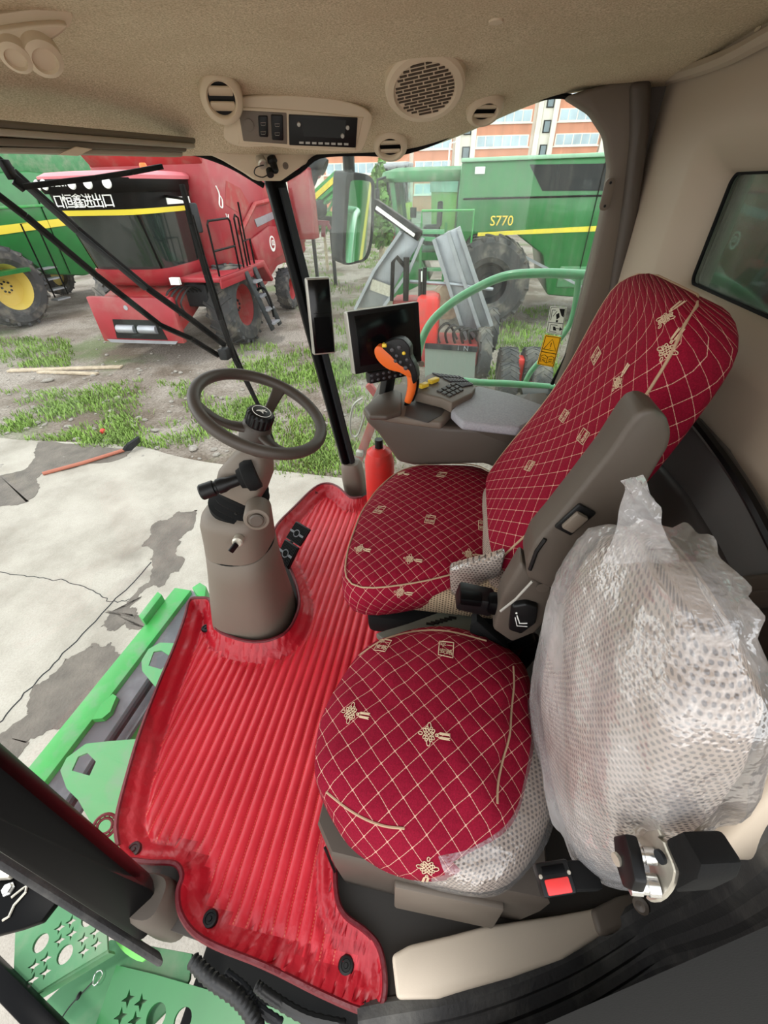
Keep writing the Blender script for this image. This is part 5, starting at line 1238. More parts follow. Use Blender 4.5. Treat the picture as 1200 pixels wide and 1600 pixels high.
# wipers in front of the windscreen
wp = thing('wiper_linkage', 'pair of long black wiper arms crossing the left of the windscreen', 'wiper', WIND(356, 552, .05))
def warm(pts, w_, h_, name, mat, par, off=.05):
    P = [WIND(a, b, off) for a, b in pts]; mb = MB()
    for p, q in zip(P, P[1:]): mb.bar(p, q, w_, h_, (0, -1, 0), .002)
    return mb.build(name, mat, par)
warm([(-60, 205), (20, 268), (120, 358), (230, 450), (300, 500), (352, 540)], .020, .014, 'long_arm', m_frame, wp, .07)
warm([(-60, 262), (40, 338), (150, 430), (250, 508), (300, 530), (342, 556)], .017, .014, 'lower_arm', m_frame, wp, .06)
warm([(20, 272), (120, 362), (228, 452)], .006, .02, 'arm_edge', m_dgrey, wp, .055)
mb = MB(); mb.box(WIND(352, 552, .05), (.05, .04, .045), None, .008); mb.build('pivot_block', m_dgrey, wp)
bl2 = thing('windscreen_wiper', 'short black wiper blade near the top left of the windscreen', 'wiper blade', WIND(120, 280, .04))
warm([(36, 292), (90, 285), (150, 278), (206, 269), (254, 260)], .014, .012, 'blade', m_matte, bl2, .045)
warm([(4, 250), (22, 280), (40, 294)], .026, .016, 'blade_arm', m_frame, bl2, .05)
bl3 = thing('windscreen_wiper', 'long black wiper blade standing upright in the middle of the windscreen', 'wiper blade', WIND(360, 560, .04))
warm([(284, 288), (300, 350), (322, 430), (345, 500), (366, 560), (392, 610), (412, 650), (436, 716)], .012, .016, 'blade', m_matte, bl3, .04)
warm([(300, 335), (318, 400), (340, 470), (358, 530), (382, 585), (408, 640)], .008, .012, 'blade_spine', m_frame, bl3, .06)
# red frame with a looped hose outside the corner post
rf = thing('red_bracket_frame', 'weathered red bracket with a looped grey hose outside beside the corner post', 'bracket', HX(590, 640, 2.5))
mb = MB(); mb.bar(HX(612, 560, 2.5), HX(590, 640, 2.5), .05, .05, bev=.006); mb.bar(HX(590, 640, 2.5), HX(560, 720, 2.5), .06, .06, bev=.006); mb.bar(HX(575, 600, 2.5), HX(622, 660, 2.5), .04, .04, bev=.004); mb.build('frame', m_credd, rf)
mb = MB(); mb.tube(smooth_path([HX(a, b, 2.48) for a, b in [(566, 622), (552, 634), (547, 662), (550, 680), (560, 678), (572, 640)]], 5), .007, 8); mb.build('hose_loop', m_rimgrey, rf)
mb = MB(); mb.box(HX(562, 708, 2.45), (.04, .05, .04), None, .006); mb.build('connector', m_rimgrey, rf)
# ------------------------------------------------------------------ yard: ground, slab, grass
def ground_mat():
    t = NT('dirt_gravel_and_moss'); a = t.noise(.55, 6, .65); b = t.noise(22, 4, .7); g = t.noise(.33, 5, .6)
    dirt = t.ramp(b, [(.28, (98, 90, 82)), (.5, (150, 140, 130)), (.72, (184, 175, 166))])
    brown = t.ramp(b, [(.3, (78, 66, 56)), (.7, (122, 108, 94))])
    c = t.mix(t.ramp(a, [(.42, G01(0)), (.6, G01(1))]), dirt, brown)
    gr = t.ramp(t.noise(40, 3), [(.3, (62, 84, 42)), (.7, (108, 132, 70))])
    c = t.mix(t.ramp(g, [(.56, G01(0)), (.66, G01(.6))]), c, gr)
    t.link(c, t.b.inputs['Base Color']); t.set(Roughness=.95); t.bump(b, .7, .06); return t.mat
def concrete_mat():
    t = NT('worn_concrete'); a = t.noise(1.1, 7, .65); b = t.noise(60, 3, .7); st = t.noise(.7, 6, .6)
    c = t.ramp(a, [(.3, (136, 129, 118)), (.55, (168, 161, 150)), (.75, (182, 175, 165))])
    c = t.mix(t.ramp(b, [(.3, G01(.3)), (.6, G01(0))]), c, lin((118, 111, 101)))
    c = t.mix(t.ramp(st, [(.60, G01(0)), (.70, G01(.45))]), c, lin((98, 91, 84)))
    t.link(c, t.b.inputs['Base Color']); t.set(Roughness=.85); t.bump(b, .4, .02); return t.mat
m_ground = ground_mat(); m_conc = concrete_mat()
m_stain = pm('damp_stained_concrete', (98, 90, 82), .7, var=.25, vscale=6, bump=.5, bscale=40, bdist=.02)
mb = MB(); mb.grid(lambda u, v: V((-40 + 200 * u, -90 + 180 * v, GZ)), 40, 40); g_ = struct(mb.build('ground', m_ground, recalc=False))
slab_far = [HZ(a, b, GZ) for a, b in [(-160, 676), (-40, 682), (30, 690), (120, 694), (215, 700), (270, 714), (330, 726), (430, 738), (550, 752), (640, 766)]]
sl_ = [(p.x, p.y) for p in smooth_path(slab_far, 4)] + [(4.4, -6), (-8, -6), (-8, 14)]
mb = MB(); mb.prism([V((x, y, GZ + .035)) for x, y in sl_], (0, 0, -.05)); slab = struct(mb.build('ground_concrete_slab', m_conc, angle=0))
def stain(px, name='stain'):
    P = smooth_path([HZ(a, b, GZ + .036) for a, b in px], 14, True)
    P = [p + V((RNG.normal() * .008 + .03 * math.sin(k * .5), RNG.normal() * .008 + .03 * math.sin(k * .37 + 1), 0)) for k, p in enumerate(P)]
    mb = MB(); mb.prism(P, (0, 0, .003)); mb.build(name, m_stain, slab, angle=0)
stain([(306, 798), (296, 830), (276, 850), (284, 878), (262, 905), (225, 925), (208, 945), (214, 962), (240, 968), (228, 984), (196, 978), (164, 982), (168, 958), (196, 945), (232, 905), (238, 870), (228, 848), (240, 822), (270, 806)])
stain([(140, 1012), (168, 1008), (205, 1030), (200, 1062), (150, 1110), (110, 1134), (60, 1150), (20, 1180), (-40, 1200), (-30, 1160), (30, 1130), (52, 1080), (100, 1035)])
stain([(60, 692), (130, 694), (200, 703), (190, 716), (120, 730), (66, 742), (50, 780), (20, 788), (-60, 800), (-60, 746), (20, 740), (54, 718)])
for P_, r in (([(-60, 1190), (0, 1126), (60, 1062), (110, 1012), (170, 948), (236, 880)], .007), ([(-40, 890), (10, 895), (60, 903), (110, 910), (150, 925), (172, 940), (205, 936)], .0045)):
    mb = MB(); pts = smooth_path([HZ(a, b, GZ + .036) for a, b in P_], 6)
    mb.tube([p + V((RNG.normal() * .008, RNG.normal() * .008, 0)) for p in pts], r, 4); mb.build('crack', m_dgrey, slab)
def grass_patch(name, label, zones, n, hmin, hmax, mat):
    V_, F_ = [], []
    for (x0, y0, x1, y1, wgt) in zones:
        k = 0
        while k < n * wgt:
            a, b = RNG.uniform(x0, x1), RNG.uniform(y0, y1); p = HZ(a, b, GZ)
            if p.x > 60: continue
            q = math.sin(p.x * 2.1 + 1.3 * math.sin(p.y * 1.7)) * math.sin(p.y * 1.9 + math.sin(p.x * 1.3)) + .35 * math.sin(p.x * 7) * math.sin(p.y * 6)
            k += 1
            if RNG.random() > .45 + .75 * q: continue
            for _ in range(3):
                h = RNG.uniform(hmin, hmax); an = RNG.uniform(0, 6.28); ln = RNG.uniform(.2, .9) * h; w_ = h * .07 + .004
                bx_, by_ = p.x + RNG.normal() * .05, p.y + RNG.normal() * .05; pr = an + 1.57; o = len(V_)
                dx, dy = math.cos(an), math.sin(an); wx, wy = math.cos(pr) * w_, math.sin(pr) * w_
                V_ += [V((bx_ - wx, by_ - wy, GZ)), V((bx_ + wx, by_ + wy, GZ)), V((bx_ + dx * ln * .4 + wx * .8, by_ + dy * ln * .4 + wy * .8, GZ + h * .65)), V((bx_ + dx * ln * .4 - wx * .8, by_ + dy * ln * .4 - wy * .8, GZ + h * .65)), V((bx_ + dx * ln, by_ + dy * ln, GZ + h))]
                F_ += [(o, o + 1, o + 2, o + 3), (o + 3, o + 2, o + 4)]
    mb = MB(); mb.add(V_, F_); o = mb.build(name, mat, recalc=False, angle=0); tag(o, label, 'grass', kind='stuff'); return o
m_gr = pm('fresh_grass', (118, 146, 66), .8, var=.3, vscale=1.5)
grass_patch('grass', 'fresh green weeds along the far edge of the concrete', [(0, 612, 130, 690, .22), (130, 596, 420, 700, .55), (380, 570, 620, 745, .65), (-20, 640, 130, 690, .1)], 9000, .035, .11, m_gr)
grass_patch('grass', 'sparse grass in the gravel between the parked machines', [(0, 530, 110, 575, .25), (360, 540, 620, 600, .4), (560, 330, 620, 420, .5), (440, 360, 520, 460, .2), (760, 480, 880, 600, .6), (480, 440, 570, 560, .25)], 3600, .05, .14, m_gr)
V_ = MB()
for _ in range(420):
    a, b = RNG.uniform(0, 620), RNG.uniform(520, 742); p = HZ(a, b, GZ); s = RNG.uniform(.012, .05)
    if a > 380 and RNG.random() < .5: continue
    V_.ball(p + V((0, 0, s * .3)), (s * 1.4, s, s * .6), rz(RNG.uniform(0, 3)), 6, 4)
tag(V_.build('rubble', m_stone, angle=0), 'pale pebbles and rubble scattered on the dirt of the yard', 'rubble', kind='stuff')
for k, (a, b, s, lab) in enumerate(((302, 700, .07, 'flat pale stone in the grass behind the steering wheel'), (242, 672, .05, 'small pale stone at the grass edge near the hoe'), (75, 594, .08, 'pale flat stone lying below the two planks'))):
    mb = MB(); p = HZ(a, b, GZ + .03); mb.ball(p, (s * 1.5, s, s * .5), rz(.4 + k), 8, 6); tag(mb.build('stone', m_stone, angle=30), lab, 'stone')
def plank(px0, px1, w_, lab):
    p, q = HZ(*px0, GZ + .03), HZ(*px1, GZ + .03); mb = MB(); mb.bar(p, q, w_, .04, (0, 0, 1), .004); tag(mb.build('plank', m_wood), lab, 'plank')
plank((14, 579), (190, 573), .16, 'longer of two grey boards lying on the dirt'); plank((60, 581), (152, 584), .12, 'shorter of two grey boards lying on the dirt')
hoe = thing('hoe', 'hoe with reddish wooden handle lying across the concrete edge', 'hoe', HZ(130, 720, GZ + .04))
mb = MB(); mb.tube([HZ(67, 740, GZ + .06), HZ(130, 723, GZ + .07), HZ(194, 703, GZ + .07)], .028, 8); mb.build('handle', m_handle, hoe)
mb = MB(); mb.prism([HZ(192, 706, GZ + .05), HZ(200, 695, GZ + .18), HZ(218, 683, GZ + .24), HZ(220, 690, GZ + .10), HZ(206, 704, GZ + .05)], (0, .02, .02)); mb.build('blade', m_dgrey, hoe)
mb = MB(); mb.ball(HZ(161, 674, GZ + .05), (.05, .05, .05), None, 8, 6); tag(mb.build('litter', m_rred), 'small crumpled red wrapper at the grass edge', 'litter')
# ------------------------------------------------------------------ wheels and harvesters
class Frame:
    def __init__(s, o, heading):
        s.o = V((o[0], o[1], GZ)); h = V((heading[0], heading[1], 0)).normalized(); l = V((-h.y, h.x, 0)); s.R = rotm(h, l, V((0, 0, 1)))
    def w(s, x, y, z): return s.R @ V((x, y, z)) + s.o
    def put(s, mb, name, mat, parent, angle=35): return mb.xf(s.R, s.o).build(name, mat, parent, angle=angle)
def wheel(F, c, r, w_, rimmat, parent, rr=.52, side=1, lugs=20):
    c = V(c); mb = MB(); hw = w_ / 2
    prof = [(r * rr, -hw * .8), (r * (rr + .12), -hw), (r * .86, -hw * .98), (r * .95, -hw * .8), (r * .965, 0), (r * .95, hw * .8), (r * .86, hw * .98), (r * (rr + .12), hw), (r * rr, hw * .8)]
    mb.lathe(prof + [(r * rr * .98, 0)], c, (0, 1, 0), 40, closed=True)
    for k in range(lugs):
        for s in (-1, 1):
            t0 = 2 * math.pi * (k + (.5 if s > 0 else 0)) / lugs; t1 = t0 + 2 * math.pi / lugs * .85
            P = lambda t, y, q: c + V((math.cos(t) * q, y, math.sin(t) * q))
            mb.bar(P(t0, s * hw * .04, r * .965), P(t1, s * hw * .97, r * .93), .07 * r, .085 * r, P(t0, 0, 1) - c)
    o = F.put(mb, 'wheel', m_tire, parent, 30)
    mb = MB(); mb.lathe([(0, hw * .15 * side), (r * .16, hw * .15 * side), (r * .2, hw * .05 * side), (r * rr * .8, hw * .1 * side), (r * rr * .9, hw * .55 * side), (r * rr * 1.03, hw * .82 * side), (r * rr * 1.03, hw * .70 * side), (r * rr, 0)], c, (0, 1, 0), 36)
    F.put(mb, 'rim', rimmat, o)
    mb = MB()
    for k in range(8): mb.lathe([(0, hw * .1 * side), (.03, hw * .1 * side), (.03, hw * .22 * side), (0, hw * .22 * side)], c + V((math.cos(k * .785) * r * .13, 0, math.sin(k * .785) * r * .13)), (0, 1, 0), 8)
    F.put(mb, 'hub', m_dgrey, o); return o
def P2(F, mb, name, mat, par, a=35): return F.put(mb, name, mat, par, a)
def sideprism(pts, y0, y1, bev=.03):
    mb = MB(); mb.prism([V((x, y0, z)) for x, z in pts], (0, y1 - y0, 0), bev); return mb
# --- red harvester
F = Frame((10.95, 7.22), (-1, .01))
red = thing('red_harvester', 'red combine harvester with lettered black windscreen band, facing the cab', 'combine harvester', F.w(-2, 0, 0))
wheel(F, (0, 1.50, .93), .93, .72, m_credd, red); wheel(F, (0, -1.50, .93), .93, .72, m_credd, red, side=-1)
wheel(F, (-3.9, 1.45, .62), .62, .42, m_credd, red, lugs=16); wheel(F, (-3.9, -1.45, .62), .62, .42, m_credd, red, side=-1, lugs=16)
P2(F, sideprism([(-.25, 1.75), (-.15, 3.92), (-3.3, 3.95), (-3.9, 3.5), (-4.6, 3.15), (-5.4, 3.0), (-6.2, 2.55), (-6.3, 1.45), (-5.2, 1.2), (-4.4, 1.35), (-3.4, 1.35), (-2.3, 1.0), (-1.3, 1.0)], -1.45, 1.45, .06), 'body_panels', m_cred, red)
P2(F, sideprism([(-1.6, 2.2), (-3.0, 2.42), (-6.0, 2.15), (-6.15, 1.75), (-4.8, 1.62), (-3.2, 1.58), (-2.0, 1.25)], 1.46, 1.54, .03), 'side_shield', m_cred, red)
P2(F, sideprism([(-2.2, 2.62), (-4.2, 2.78), (-4.25, 2.62), (-2.3, 2.44)], 1.455, 1.47, .0), 'grey_stripe', m_galv, red)
mb = MB(); mb.tube([(-1.1, 1.5, 2.4), (-2.3, 1.5, 2.95), (-3.3, 1.5, 3.0)], .06, 8); P2(F, mb, 'body_seam', m_credd, red)
P2(F, sideprism([(-.2, 3.7), (.1, 4.0), (-2.0, 4.0), (-2.2, 3.6)], -1.4, 1.4, .03), 'tank_extension', m_credd, red)
mb = MB(); mb.lathe([(0, 0), (.20, 0), (.20, .012), (0, .012)], (-3.0, 1.54, 1.98), (0, 1, 0), 28); em = P2(F, mb, 'round_emblem', m_white, red)
mb = MB(); mb.lathe([(0, .0), (.14, 0), (.14, .018), (0, .018)], (-3.0, 1.54, 2.0), (0, 1, 0), 24); P2(F, mb, 'emblem_field', m_cred, em)
mb = MB(); text_mb(mb, '02', (-3.0, 1.565, 2.0), (-1, 0, 0), (0, 0, 1), .2, .012); P2(F, mb, 'emblem_number', m_white, em)
# cab
def cabloft(secs, n=44, p=5.0, dx=0.0, ky=1.0):
    secs = [(a + dx, b, c * ky, d) for a, b, c, d in secs]
    mb = MB(); mb.loft([[V((x0 + rx * math.copysign(abs(math.cos(t)) ** (2 / p), math.cos(t)), ry * math.copysign(abs(math.sin(t)) ** (2 / p), math.sin(t)), z)) for t in np.linspace(0, 2 * math.pi, n, endpoint=False)] for x0, rx, ry, z in secs]); return mb
P2(F, cabloft([(.62, .80, .88, 1.60), (.72, .92, .93, 1.72), (.74, .95, .95, 1.90), (.76, .95, .94, 1.96)]), 'cab_base', m_cred, red, 50)
P2(F, cabloft([(.74, .90, .90, 1.94), (.84, 1.02, .92, 2.6), (.92, 1.14, .93, 3.30)]), 'cab_glass', m_dglass, red, 50)
for s in (-1, 1):
    mb = MB(); mb.bar((1.50, s * .76, 1.95), (1.90, s * .80, 3.32), .07, .09, (0, 1, 0), .01); P2(F, mb, 'cab_post', m_frame, red)
mb = MB(); mb.bar((.0, .90, 1.95), (.0, .92, 3.3), .10, .08, (0, 1, 0), .01); P2(F, mb, 'door_post', m_frame, red)
P2(F, cabloft([(.92, 1.16, .95, 3.02), (.93, 1.17, .95, 3.10), (.95, 1.18, .95, 3.28)]), 'lettered_band', m_frame, red, 50)
P2(F, cabloft([(.895, 1.14, .945, 2.93), (.915, 1.165, .952, 3.02)]), 'yellow_band', m_stripe, red, 50)
mb = MB()
for k, ch in enumerate('口恒鑫进出口'):
    y_ = -.55 + .215 * k; fx = lambda q: .945 + 1.18 * (1 - (abs(q) / .95) ** 5) ** .2
    text_mb(mb, ch, (fx(y_) + .012, y_, 3.15), (fx(y_ + .05) - fx(y_ - .05), .1, 0), (-.05, 0, 1), .24, .012)
P2(F, mb, 'band_lettering', m_white, red, 0)
P2(F, cabloft([(.90, 1.30, 1.00, 3.28), (.92, 1.34, 1.02, 3.36), (.92, 1.34, 1.02, 3.50)]), 'light_bar', m_frame, red, 50)
for k, y in enumerate((-.82, -.60, .0, .34, .70)):
    mb = MB(); mb.lathe([(0, 0), (.085, 0), (.075, .02), (0, .03)], (.925 + 1.34 * (1 - (abs(y) / 1.02) ** 5) ** .2, y, 3.42), (1, y * .25, 0), 20); P2(F, mb, 'work_light', m_white, red)
mb = MB(); text_mb(mb, 'CASE IH', (2.268, -.30, 3.42), (0, 1, 0), (0, 0, 1), .10, .01); P2(F, mb, 'roof_lettering', m_white, red, 0)
P2(F, cabloft([(.86, 1.34, 1.04, 3.48), (.84, 1.36, 1.05, 3.54), (.78, 1.25, .98, 3.60), (.74, 1.0, .8, 3.62)]), 'cab_roof', pm('sun_faded_red_paint', (206, 110, 118), .5), red, 50)
mb = MB(); mb.lathe([(0, 0), (.07, 0), (.07, .12), (.05, .15), (0, .15)], (1.2, .85, 3.58), (0, 0, 1), 16); P2(F, mb, 'beacon', m_orange, red)
mb = MB(); mb.box((.45, .955, 3.12), (.9, .02, .12)); P2(F, mb, 'white_sign_strip', m_white, red)
mb = MB(); mb.tube([(.9, .95, 3.2), (1.0, 1.4, 3.15), (1.0, 1.6, 2.9)], .025, 8); P2(F, mb, 'mirror_stay', m_frame, red)
mb = MB(); mb.box((1.0, 1.55, 2.82), (.08, .26, .52), None, .04); P2(F, mb, 'cab_mirror', m_dgrey, red)
# platform, rails, ladder
mb = MB(); mb.box((.55, 1.55, 1.72), (1.7, 1.0, .10), None, .02); mb.box((.55, 2.02, 1.66), (1.7, .05, .22), None, .01); P2(F, mb, 'platform', m_cred, red)
def rail(pts, name='guard_rail', r=.022):
    mb = MB(); mb.tube(pts, r, 8); return P2(F, mb, name, m_frame, red)
rail([(1.30, 1.98, 1.78), (1.30, 1.98, 2.72), (1.24, 1.98, 2.78), (.35, 1.98, 2.78), (.28, 1.98, 2.72), (.28, 1.98, 1.78)]); rail([(1.30, 1.98, 2.25), (.28, 1.98, 2.25)])
rail([(.05, 1.98, 1.78), (.05, 1.98, 2.76), (-.02, 1.98, 2.82), (-.16, 1.98, 2.76), (-.16, 1.98, 1.78)]); rail([(-.38, 1.95, 1.78), (-.38, 1.95, 3.05)]); rail([(-.16, 1.98, 2.3), (-.75, 1.9, 2.3), (-.75, 1.9, 1.2)])
lad = []
for x in (.10, -.42):
    mb = MB(); mb.bar((x, 2.02, 1.72), (x - .05, 2.45, .35), .05, .20, (1, 0, 0), .01); P2(F, mb, 'ladder_stile', m_dgrey, red)
for k in range(4):
    z = 1.45 - .32 * k; mb = MB(); mb.box((-.18, 2.10 + .10 * k, z), (.40, .22, .04)); P2(F, mb, 'ladder_step', m_galv, red)
mb = MB(); mb.tube(smooth_path([V((-.25, 2.0, 1.2)), V((-.25, 2.25, 1.28)), V((-.25, 2.38, 1.0)), V((-.25, 2.4, .6))], 5), .03, 8); P2(F, mb, 'ladder_handle', m_frame, red)
P2(F, sideprism([(-.2, 1.75), (-1.3, 1.78), (-1.75, 1.25), (-1.62, 1.2), (-1.2, 1.62), (-.3, 1.62)], 1.35, 1.95, .04), 'mudguard', m_cred, red)
# feeder house
mb = MB(); mb.loft([[V((x, -hw, z0)), V((x, hw, z0)), V((x, hw, z1)), V((x, -hw, z1))] for x, hw, z0, z1 in ((.3, .72, 1.0, 1.75), (1.0, .76, .78, 1.62), (1.75, .80, .58, 1.40), (1.80, .92, .52, 1.44))]); P2(F, mb, 'feeder_house', m_credd, red)
mb = MB(); mb.box((1.86, .0, .98), (.14, 2.1, .96), None, .03); fh = P2(F, mb, 'feeder_front', m_cred, red)
mb = MB(); mb.prism([V((1.94, -.66, .58)), V((1.94, .66, .58)), V((1.94, .56, 1.0)), V((1.94, -.58, 1.0))], (-.02, 0, 0)); P2(F, mb, 'feeder_opening', m_black, fh)
for s in (-1, 1):
    mb = MB(); mb.lathe([(0, -.22), (.09, -.22), (.09, .22), (0, .22)], (1.95, .28 * s - .02, .80), (0, 1, 0), 16); P2(F, mb, 'feed_roller', m_galv, fh)
mb = MB(); mb.prism([V((1.945, -.92, .56)), V((1.945, .92, .56)), V((1.945, .84, .49)), V((1.945, -.84, .49))], (.02, 0, 0)); P2(F, mb, 'lower_lip', m_galv, fh)
mb = MB(); mb.lathe([(0, 0), (.05, 0), (.05, .01), (0, .01)], (1.935, -.12, 1.25), (1, 0, 0), 20); P2(F, mb, 'round_badge', m_galv, fh)
mb = MB(); mb.box((.4, .0, 1.3), (.9, 2.6, .5), None, .05); P2(F, mb, 'front_axle_housing', m_dgrey, red)
for k in range(4):
    y = .75 + .1 * k; mb = MB(); mb.tube(smooth_path([V((1.5, y, 1.0)), V((1.6, y, 1.45 - .05 * k)), V((1.2, y + .1, 1.55)), V((.7, y + .1, 1.3))], 5), .022, 6); P2(F, mb, 'feeder_hose', m_cable, red)
for s in (.52, .74):
    mb = MB(); mb.box((1.68 - s * .25, 1.02, 1.72), (.02, .22, .14)); P2(F, mb, 'white_tag', m_white, red)
# dark red scuff on the tank side
mb = MB(); mb.prism([V((-.7, 1.452, 3.0)), V((-1.0, 1.452, 3.45)), V((-1.7, 1.452, 3.3)), V((-2.1, 1.452, 2.95)), V((-1.5, 1.452, 2.75))], (0, .004, 0)); P2(F, mb, 'dust_patch', m_credd, red)
mb = MB(); mb.tube(smooth_path([V((-.42, 1.46, 3.35)), V((-.5, 1.46, 3.2)), V((-.40, 1.46, 3.0)), V((-.52, 1.46, 2.95)), V((-.58, 1.46, 3.1)), V((-.48, 1.46, 3.18))], 5), .018, 6); mb.tube(smooth_path([V((-.62, 1.46, 2.82)), V((-.68, 1.46, 2.7)), V((-.74, 1.46, 2.8))], 5), .016, 6); P2(F, mb, 'chalk_scribble', m_white, red)
# --- green harvester at the left
F = Frame((12.2, 15.25), (-1, .12))
gr = thing('green_harvester', 'green combine harvester with yellow stripe and yellow wheel at far left', 'combine harvester', F.w(-2, 0, 0))
wheel(F, (0, 1.62, 1.1), 1.1, .8, m_yrim, gr, rr=.56); wheel(F, (0, -1.62, .98), .98, .8, m_yrim, gr, rr=.56, side=-1); wheel(F, (-4.3, 1.5, .68), .68, .45, m_yrim, gr, lugs=16)
wheel(F, (-4.3, -1.5, .68), .68, .45, m_yrim, gr, lugs=16, side=-1)
P2(F, sideprism([(1.6, 1.7), (1.5, 3.5), (-.5, 3.75), (-2.5, 3.85), (-6.2, 3.55), (-8.0, 2.9), (-8.2, 1.5), (-6.2, 1.15), (-3.0, .95), (-1.6, 1.2), (-1.0, 1.85), (.8, 1.9)], -1.5, 1.55, .08), 'body_panels', m_jdg, gr)
P2(F, sideprism([(1.4, 2.52), (-8.0, 2.78), (-8.0, 2.60), (1.4, 2.30)], 1.56, 1.58, .0), 'yellow_stripe', m_stripe, gr)
P2(F, sideprism([(1.5, 2.96), (-8, 2.98), (-8, 3.04), (1.5, 3.04)], 1.55, 1.60, .01), 'panel_ridge', m_jdgl, gr)
P2(F, sideprism([(1.0, 3.7), (-2.8, 3.85), (-7.5, 3.3), (-7.3, 4.5), (1.0, 4.6)], -1.3, 1.2, .05), 'grain_tank', m_jdgd, gr)
for x in (-2.4, -4.0):
    mb = MB(); mb.bar((x, 1.57, 1.1), (x, 1.57, 3.5), .02, .02); P2(F, mb, 'panel_joint', m_frame, gr)
P2(F, cabloft([(1.9, .95, .92, 1.8), (2.0, 1.05, .95, 3.3)]), 'cab_glass', m_dglass, gr, 50); P2(F, cabloft([(1.9, 1.2, 1.0, 3.3), (1.9, 1.2, 1.0, 3.6), (1.9, 1.0, .8, 3.75)]), 'cab_roof', m_jdgd, gr, 50)
mb = MB(); mb.box((.2, 1.9, 1.5), (1.6, .6, .1)); P2(F, mb, 'platform', m_jdg, gr)
for k in range(4):
    mb = MB(); mb.box((-1.5, 1.75, .5 + .3 * k), (.5, .3, .04)); P2(F, mb, 'ladder_step', m_galv, gr)
mb = MB(); mb.tube([(-1.2, 1.9, .6), (-1.2, 1.9, 2.6), (-1.7, 1.9, 2.6), (-1.7, 1.9, .6)], .025, 6); P2(F, mb, 'guard_rail', m_frame, gr)
# --- S770 at the right
F = Frame((14.75, -.55), (.02, 1))
s7 = thing('green_harvester', 'green S770 combine harvester parked outside the right window', 'combine harvester', F.w(-2, 0, 0))
wheel(F, (-.25, 1.5, 1.12), 1.12, .9, m_dgrey, s7, rr=.45); wheel(F, (0, -1.55, 1.0), 1.0, .85, m_yrim, s7, rr=.5, side=-1); wheel(F, (-4.6, 1.4, .7), .7, .5, m_yrim, s7, lugs=16)
wheel(F, (-4.6, -1.4, .7), .7, .5, m_yrim, s7, lugs=16, side=-1)
P2(F, sideprism([(.75, 1.75), (.72, 3.70), (-8.0, 3.74), (-9.0, 3.2), (-9.2, 1.6), (-7, 1.0), (-3.4, .70), (-1.9, .8), (-1.6, 1.75), (-.7, 2.3), (.3, 2.2), (.6, 1.85)], -1.5, 1.5, .08), 'body_panels', m_jdg, s7)
P2(F, sideprism([(.72, 3.68), (-8.0, 3.72), (-8.0, 3.80), (.72, 3.76)], 1.2, 1.55, .02), 'top_rail', pm('pale_green_rim', (150, 190, 160), .5), s7)
P2(F, sideprism([(.6, 2.95), (-8.5, 2.98), (-8.5, 3.02), (.6, 2.99)], 1.5, 1.53, .005), 'panel_ridge', m_frame, s7)
P2(F, sideprism([(.15, 2.26), (-5.2, 2.48), (-5.2, 2.34), (.15, 2.18)], 1.505, 1.525, .0), 'yellow_stripe', m_stripe, s7)
mb = MB(); text_mb(mb, 'S770', (-.42, 1.545, 2.50), (-1, 0, 0), (0, 0, 1), .30, .02); P2(F, mb, 'model_lettering', m_yellow, s7, 0)
mb = MB(); mb.box((.25, 1.53, 3.52), (.24, .02, .14), None, .005); P2(F, mb, 'white_plate', m_white, s7)
P2(F, sideprism([(-.9, 3.6), (-1.3, 3.1), (-4.2, 3.05), (-4.5, 3.55)], 1.505, 1.52, .0), 'intake_screen', m_dgrey, s7)
mb = MB(); mb.bar((-2.6, 1.54, 1.0), (-2.6, 1.54, 3.6), .02, .02); P2(F, mb, 'panel_joint', m_frame, s7)
mb = MB(); mb.box((-3.4, 1.4, 1.25), (2.6, .3, .5), None, .04); P2(F, mb, 'lower_shield', m_jdgd, s7)
mb = MB(); mb.bar((-.6, 1.55, 1.95), (-3.4, 1.5, .75), .10, .06); P2(F, mb, 'drive_cover', m_galv, s7)
P2(F, cabloft([(1.55, .80, .85, 1.55), (1.62, .90, .92, 1.75)]), 'cab_base', m_jdg, s7, 50)
m_cglass = glass('pale_green_cab_glass', (.72, .90, .84), .12, .8)
P2(F, cabloft([(1.62, .86, .90, 1.75), (1.70, 1.0, .93, 3.35)]), 'cab_glass', m_cglass, s7, 50)
for x, xt in ((.72, .70), (2.30, 2.55)):
    for s in (-1, 1):
        mb = MB(); mb.bar((x, s * .80, 1.75), (xt, s * .84, 3.4), .12, .10, (0, 1, 0), .02); P2(F, mb, 'cab_post', m_frame if x < 1 else m_jdgd, s7)
P2(F, cabloft([(1.66, 1.12, 1.0, 3.34), (1.68, 1.22, 1.04, 3.42), (1.66, 1.18, 1.0, 3.56), (1.6, .9, .8, 3.64)]), 'cab_roof', m_jdgd, s7, 50)
mb = MB(); mb.box((1.5, .0, 2.1), (.5, .5, .5), None, .1); mb.box((1.28, 0, 2.6), (.14, .46, .6), None, .05); P2(F, mb, 'cab_seat', m_dgrey, s7)
mb = MB(); mb.box((2.0, .45, 2.66), (.18, .02, .24), None, .01); P2(F, mb, 'cab_monitor', m_black, s7); mb = MB(); mb.box((1.9, .7, 2.25), (.2, .01, .3)); P2(F, mb, 'paper_sheet', m_white, s7)
mb = MB(); mb.tube([(2.7, .9, 3.45), (2.85, 1.3, 3.4), (2.85, 1.35, 3.2)], .03, 6); mb.box((2.85, 1.35, 2.95), (.1, .26, .55), None, .05); P2(F, mb, 'cab_mirror', m_dgrey, s7)
for k, (x, z) in enumerate(((1.3, .55), (1.3, .85), (1.3, 1.15), (1.3, 1.45))):
    mb = MB(); mb.box((x, 1.75, z), (.6, .3, .05)); P2(F, mb, 'ladder_step', m_jdgd, s7)
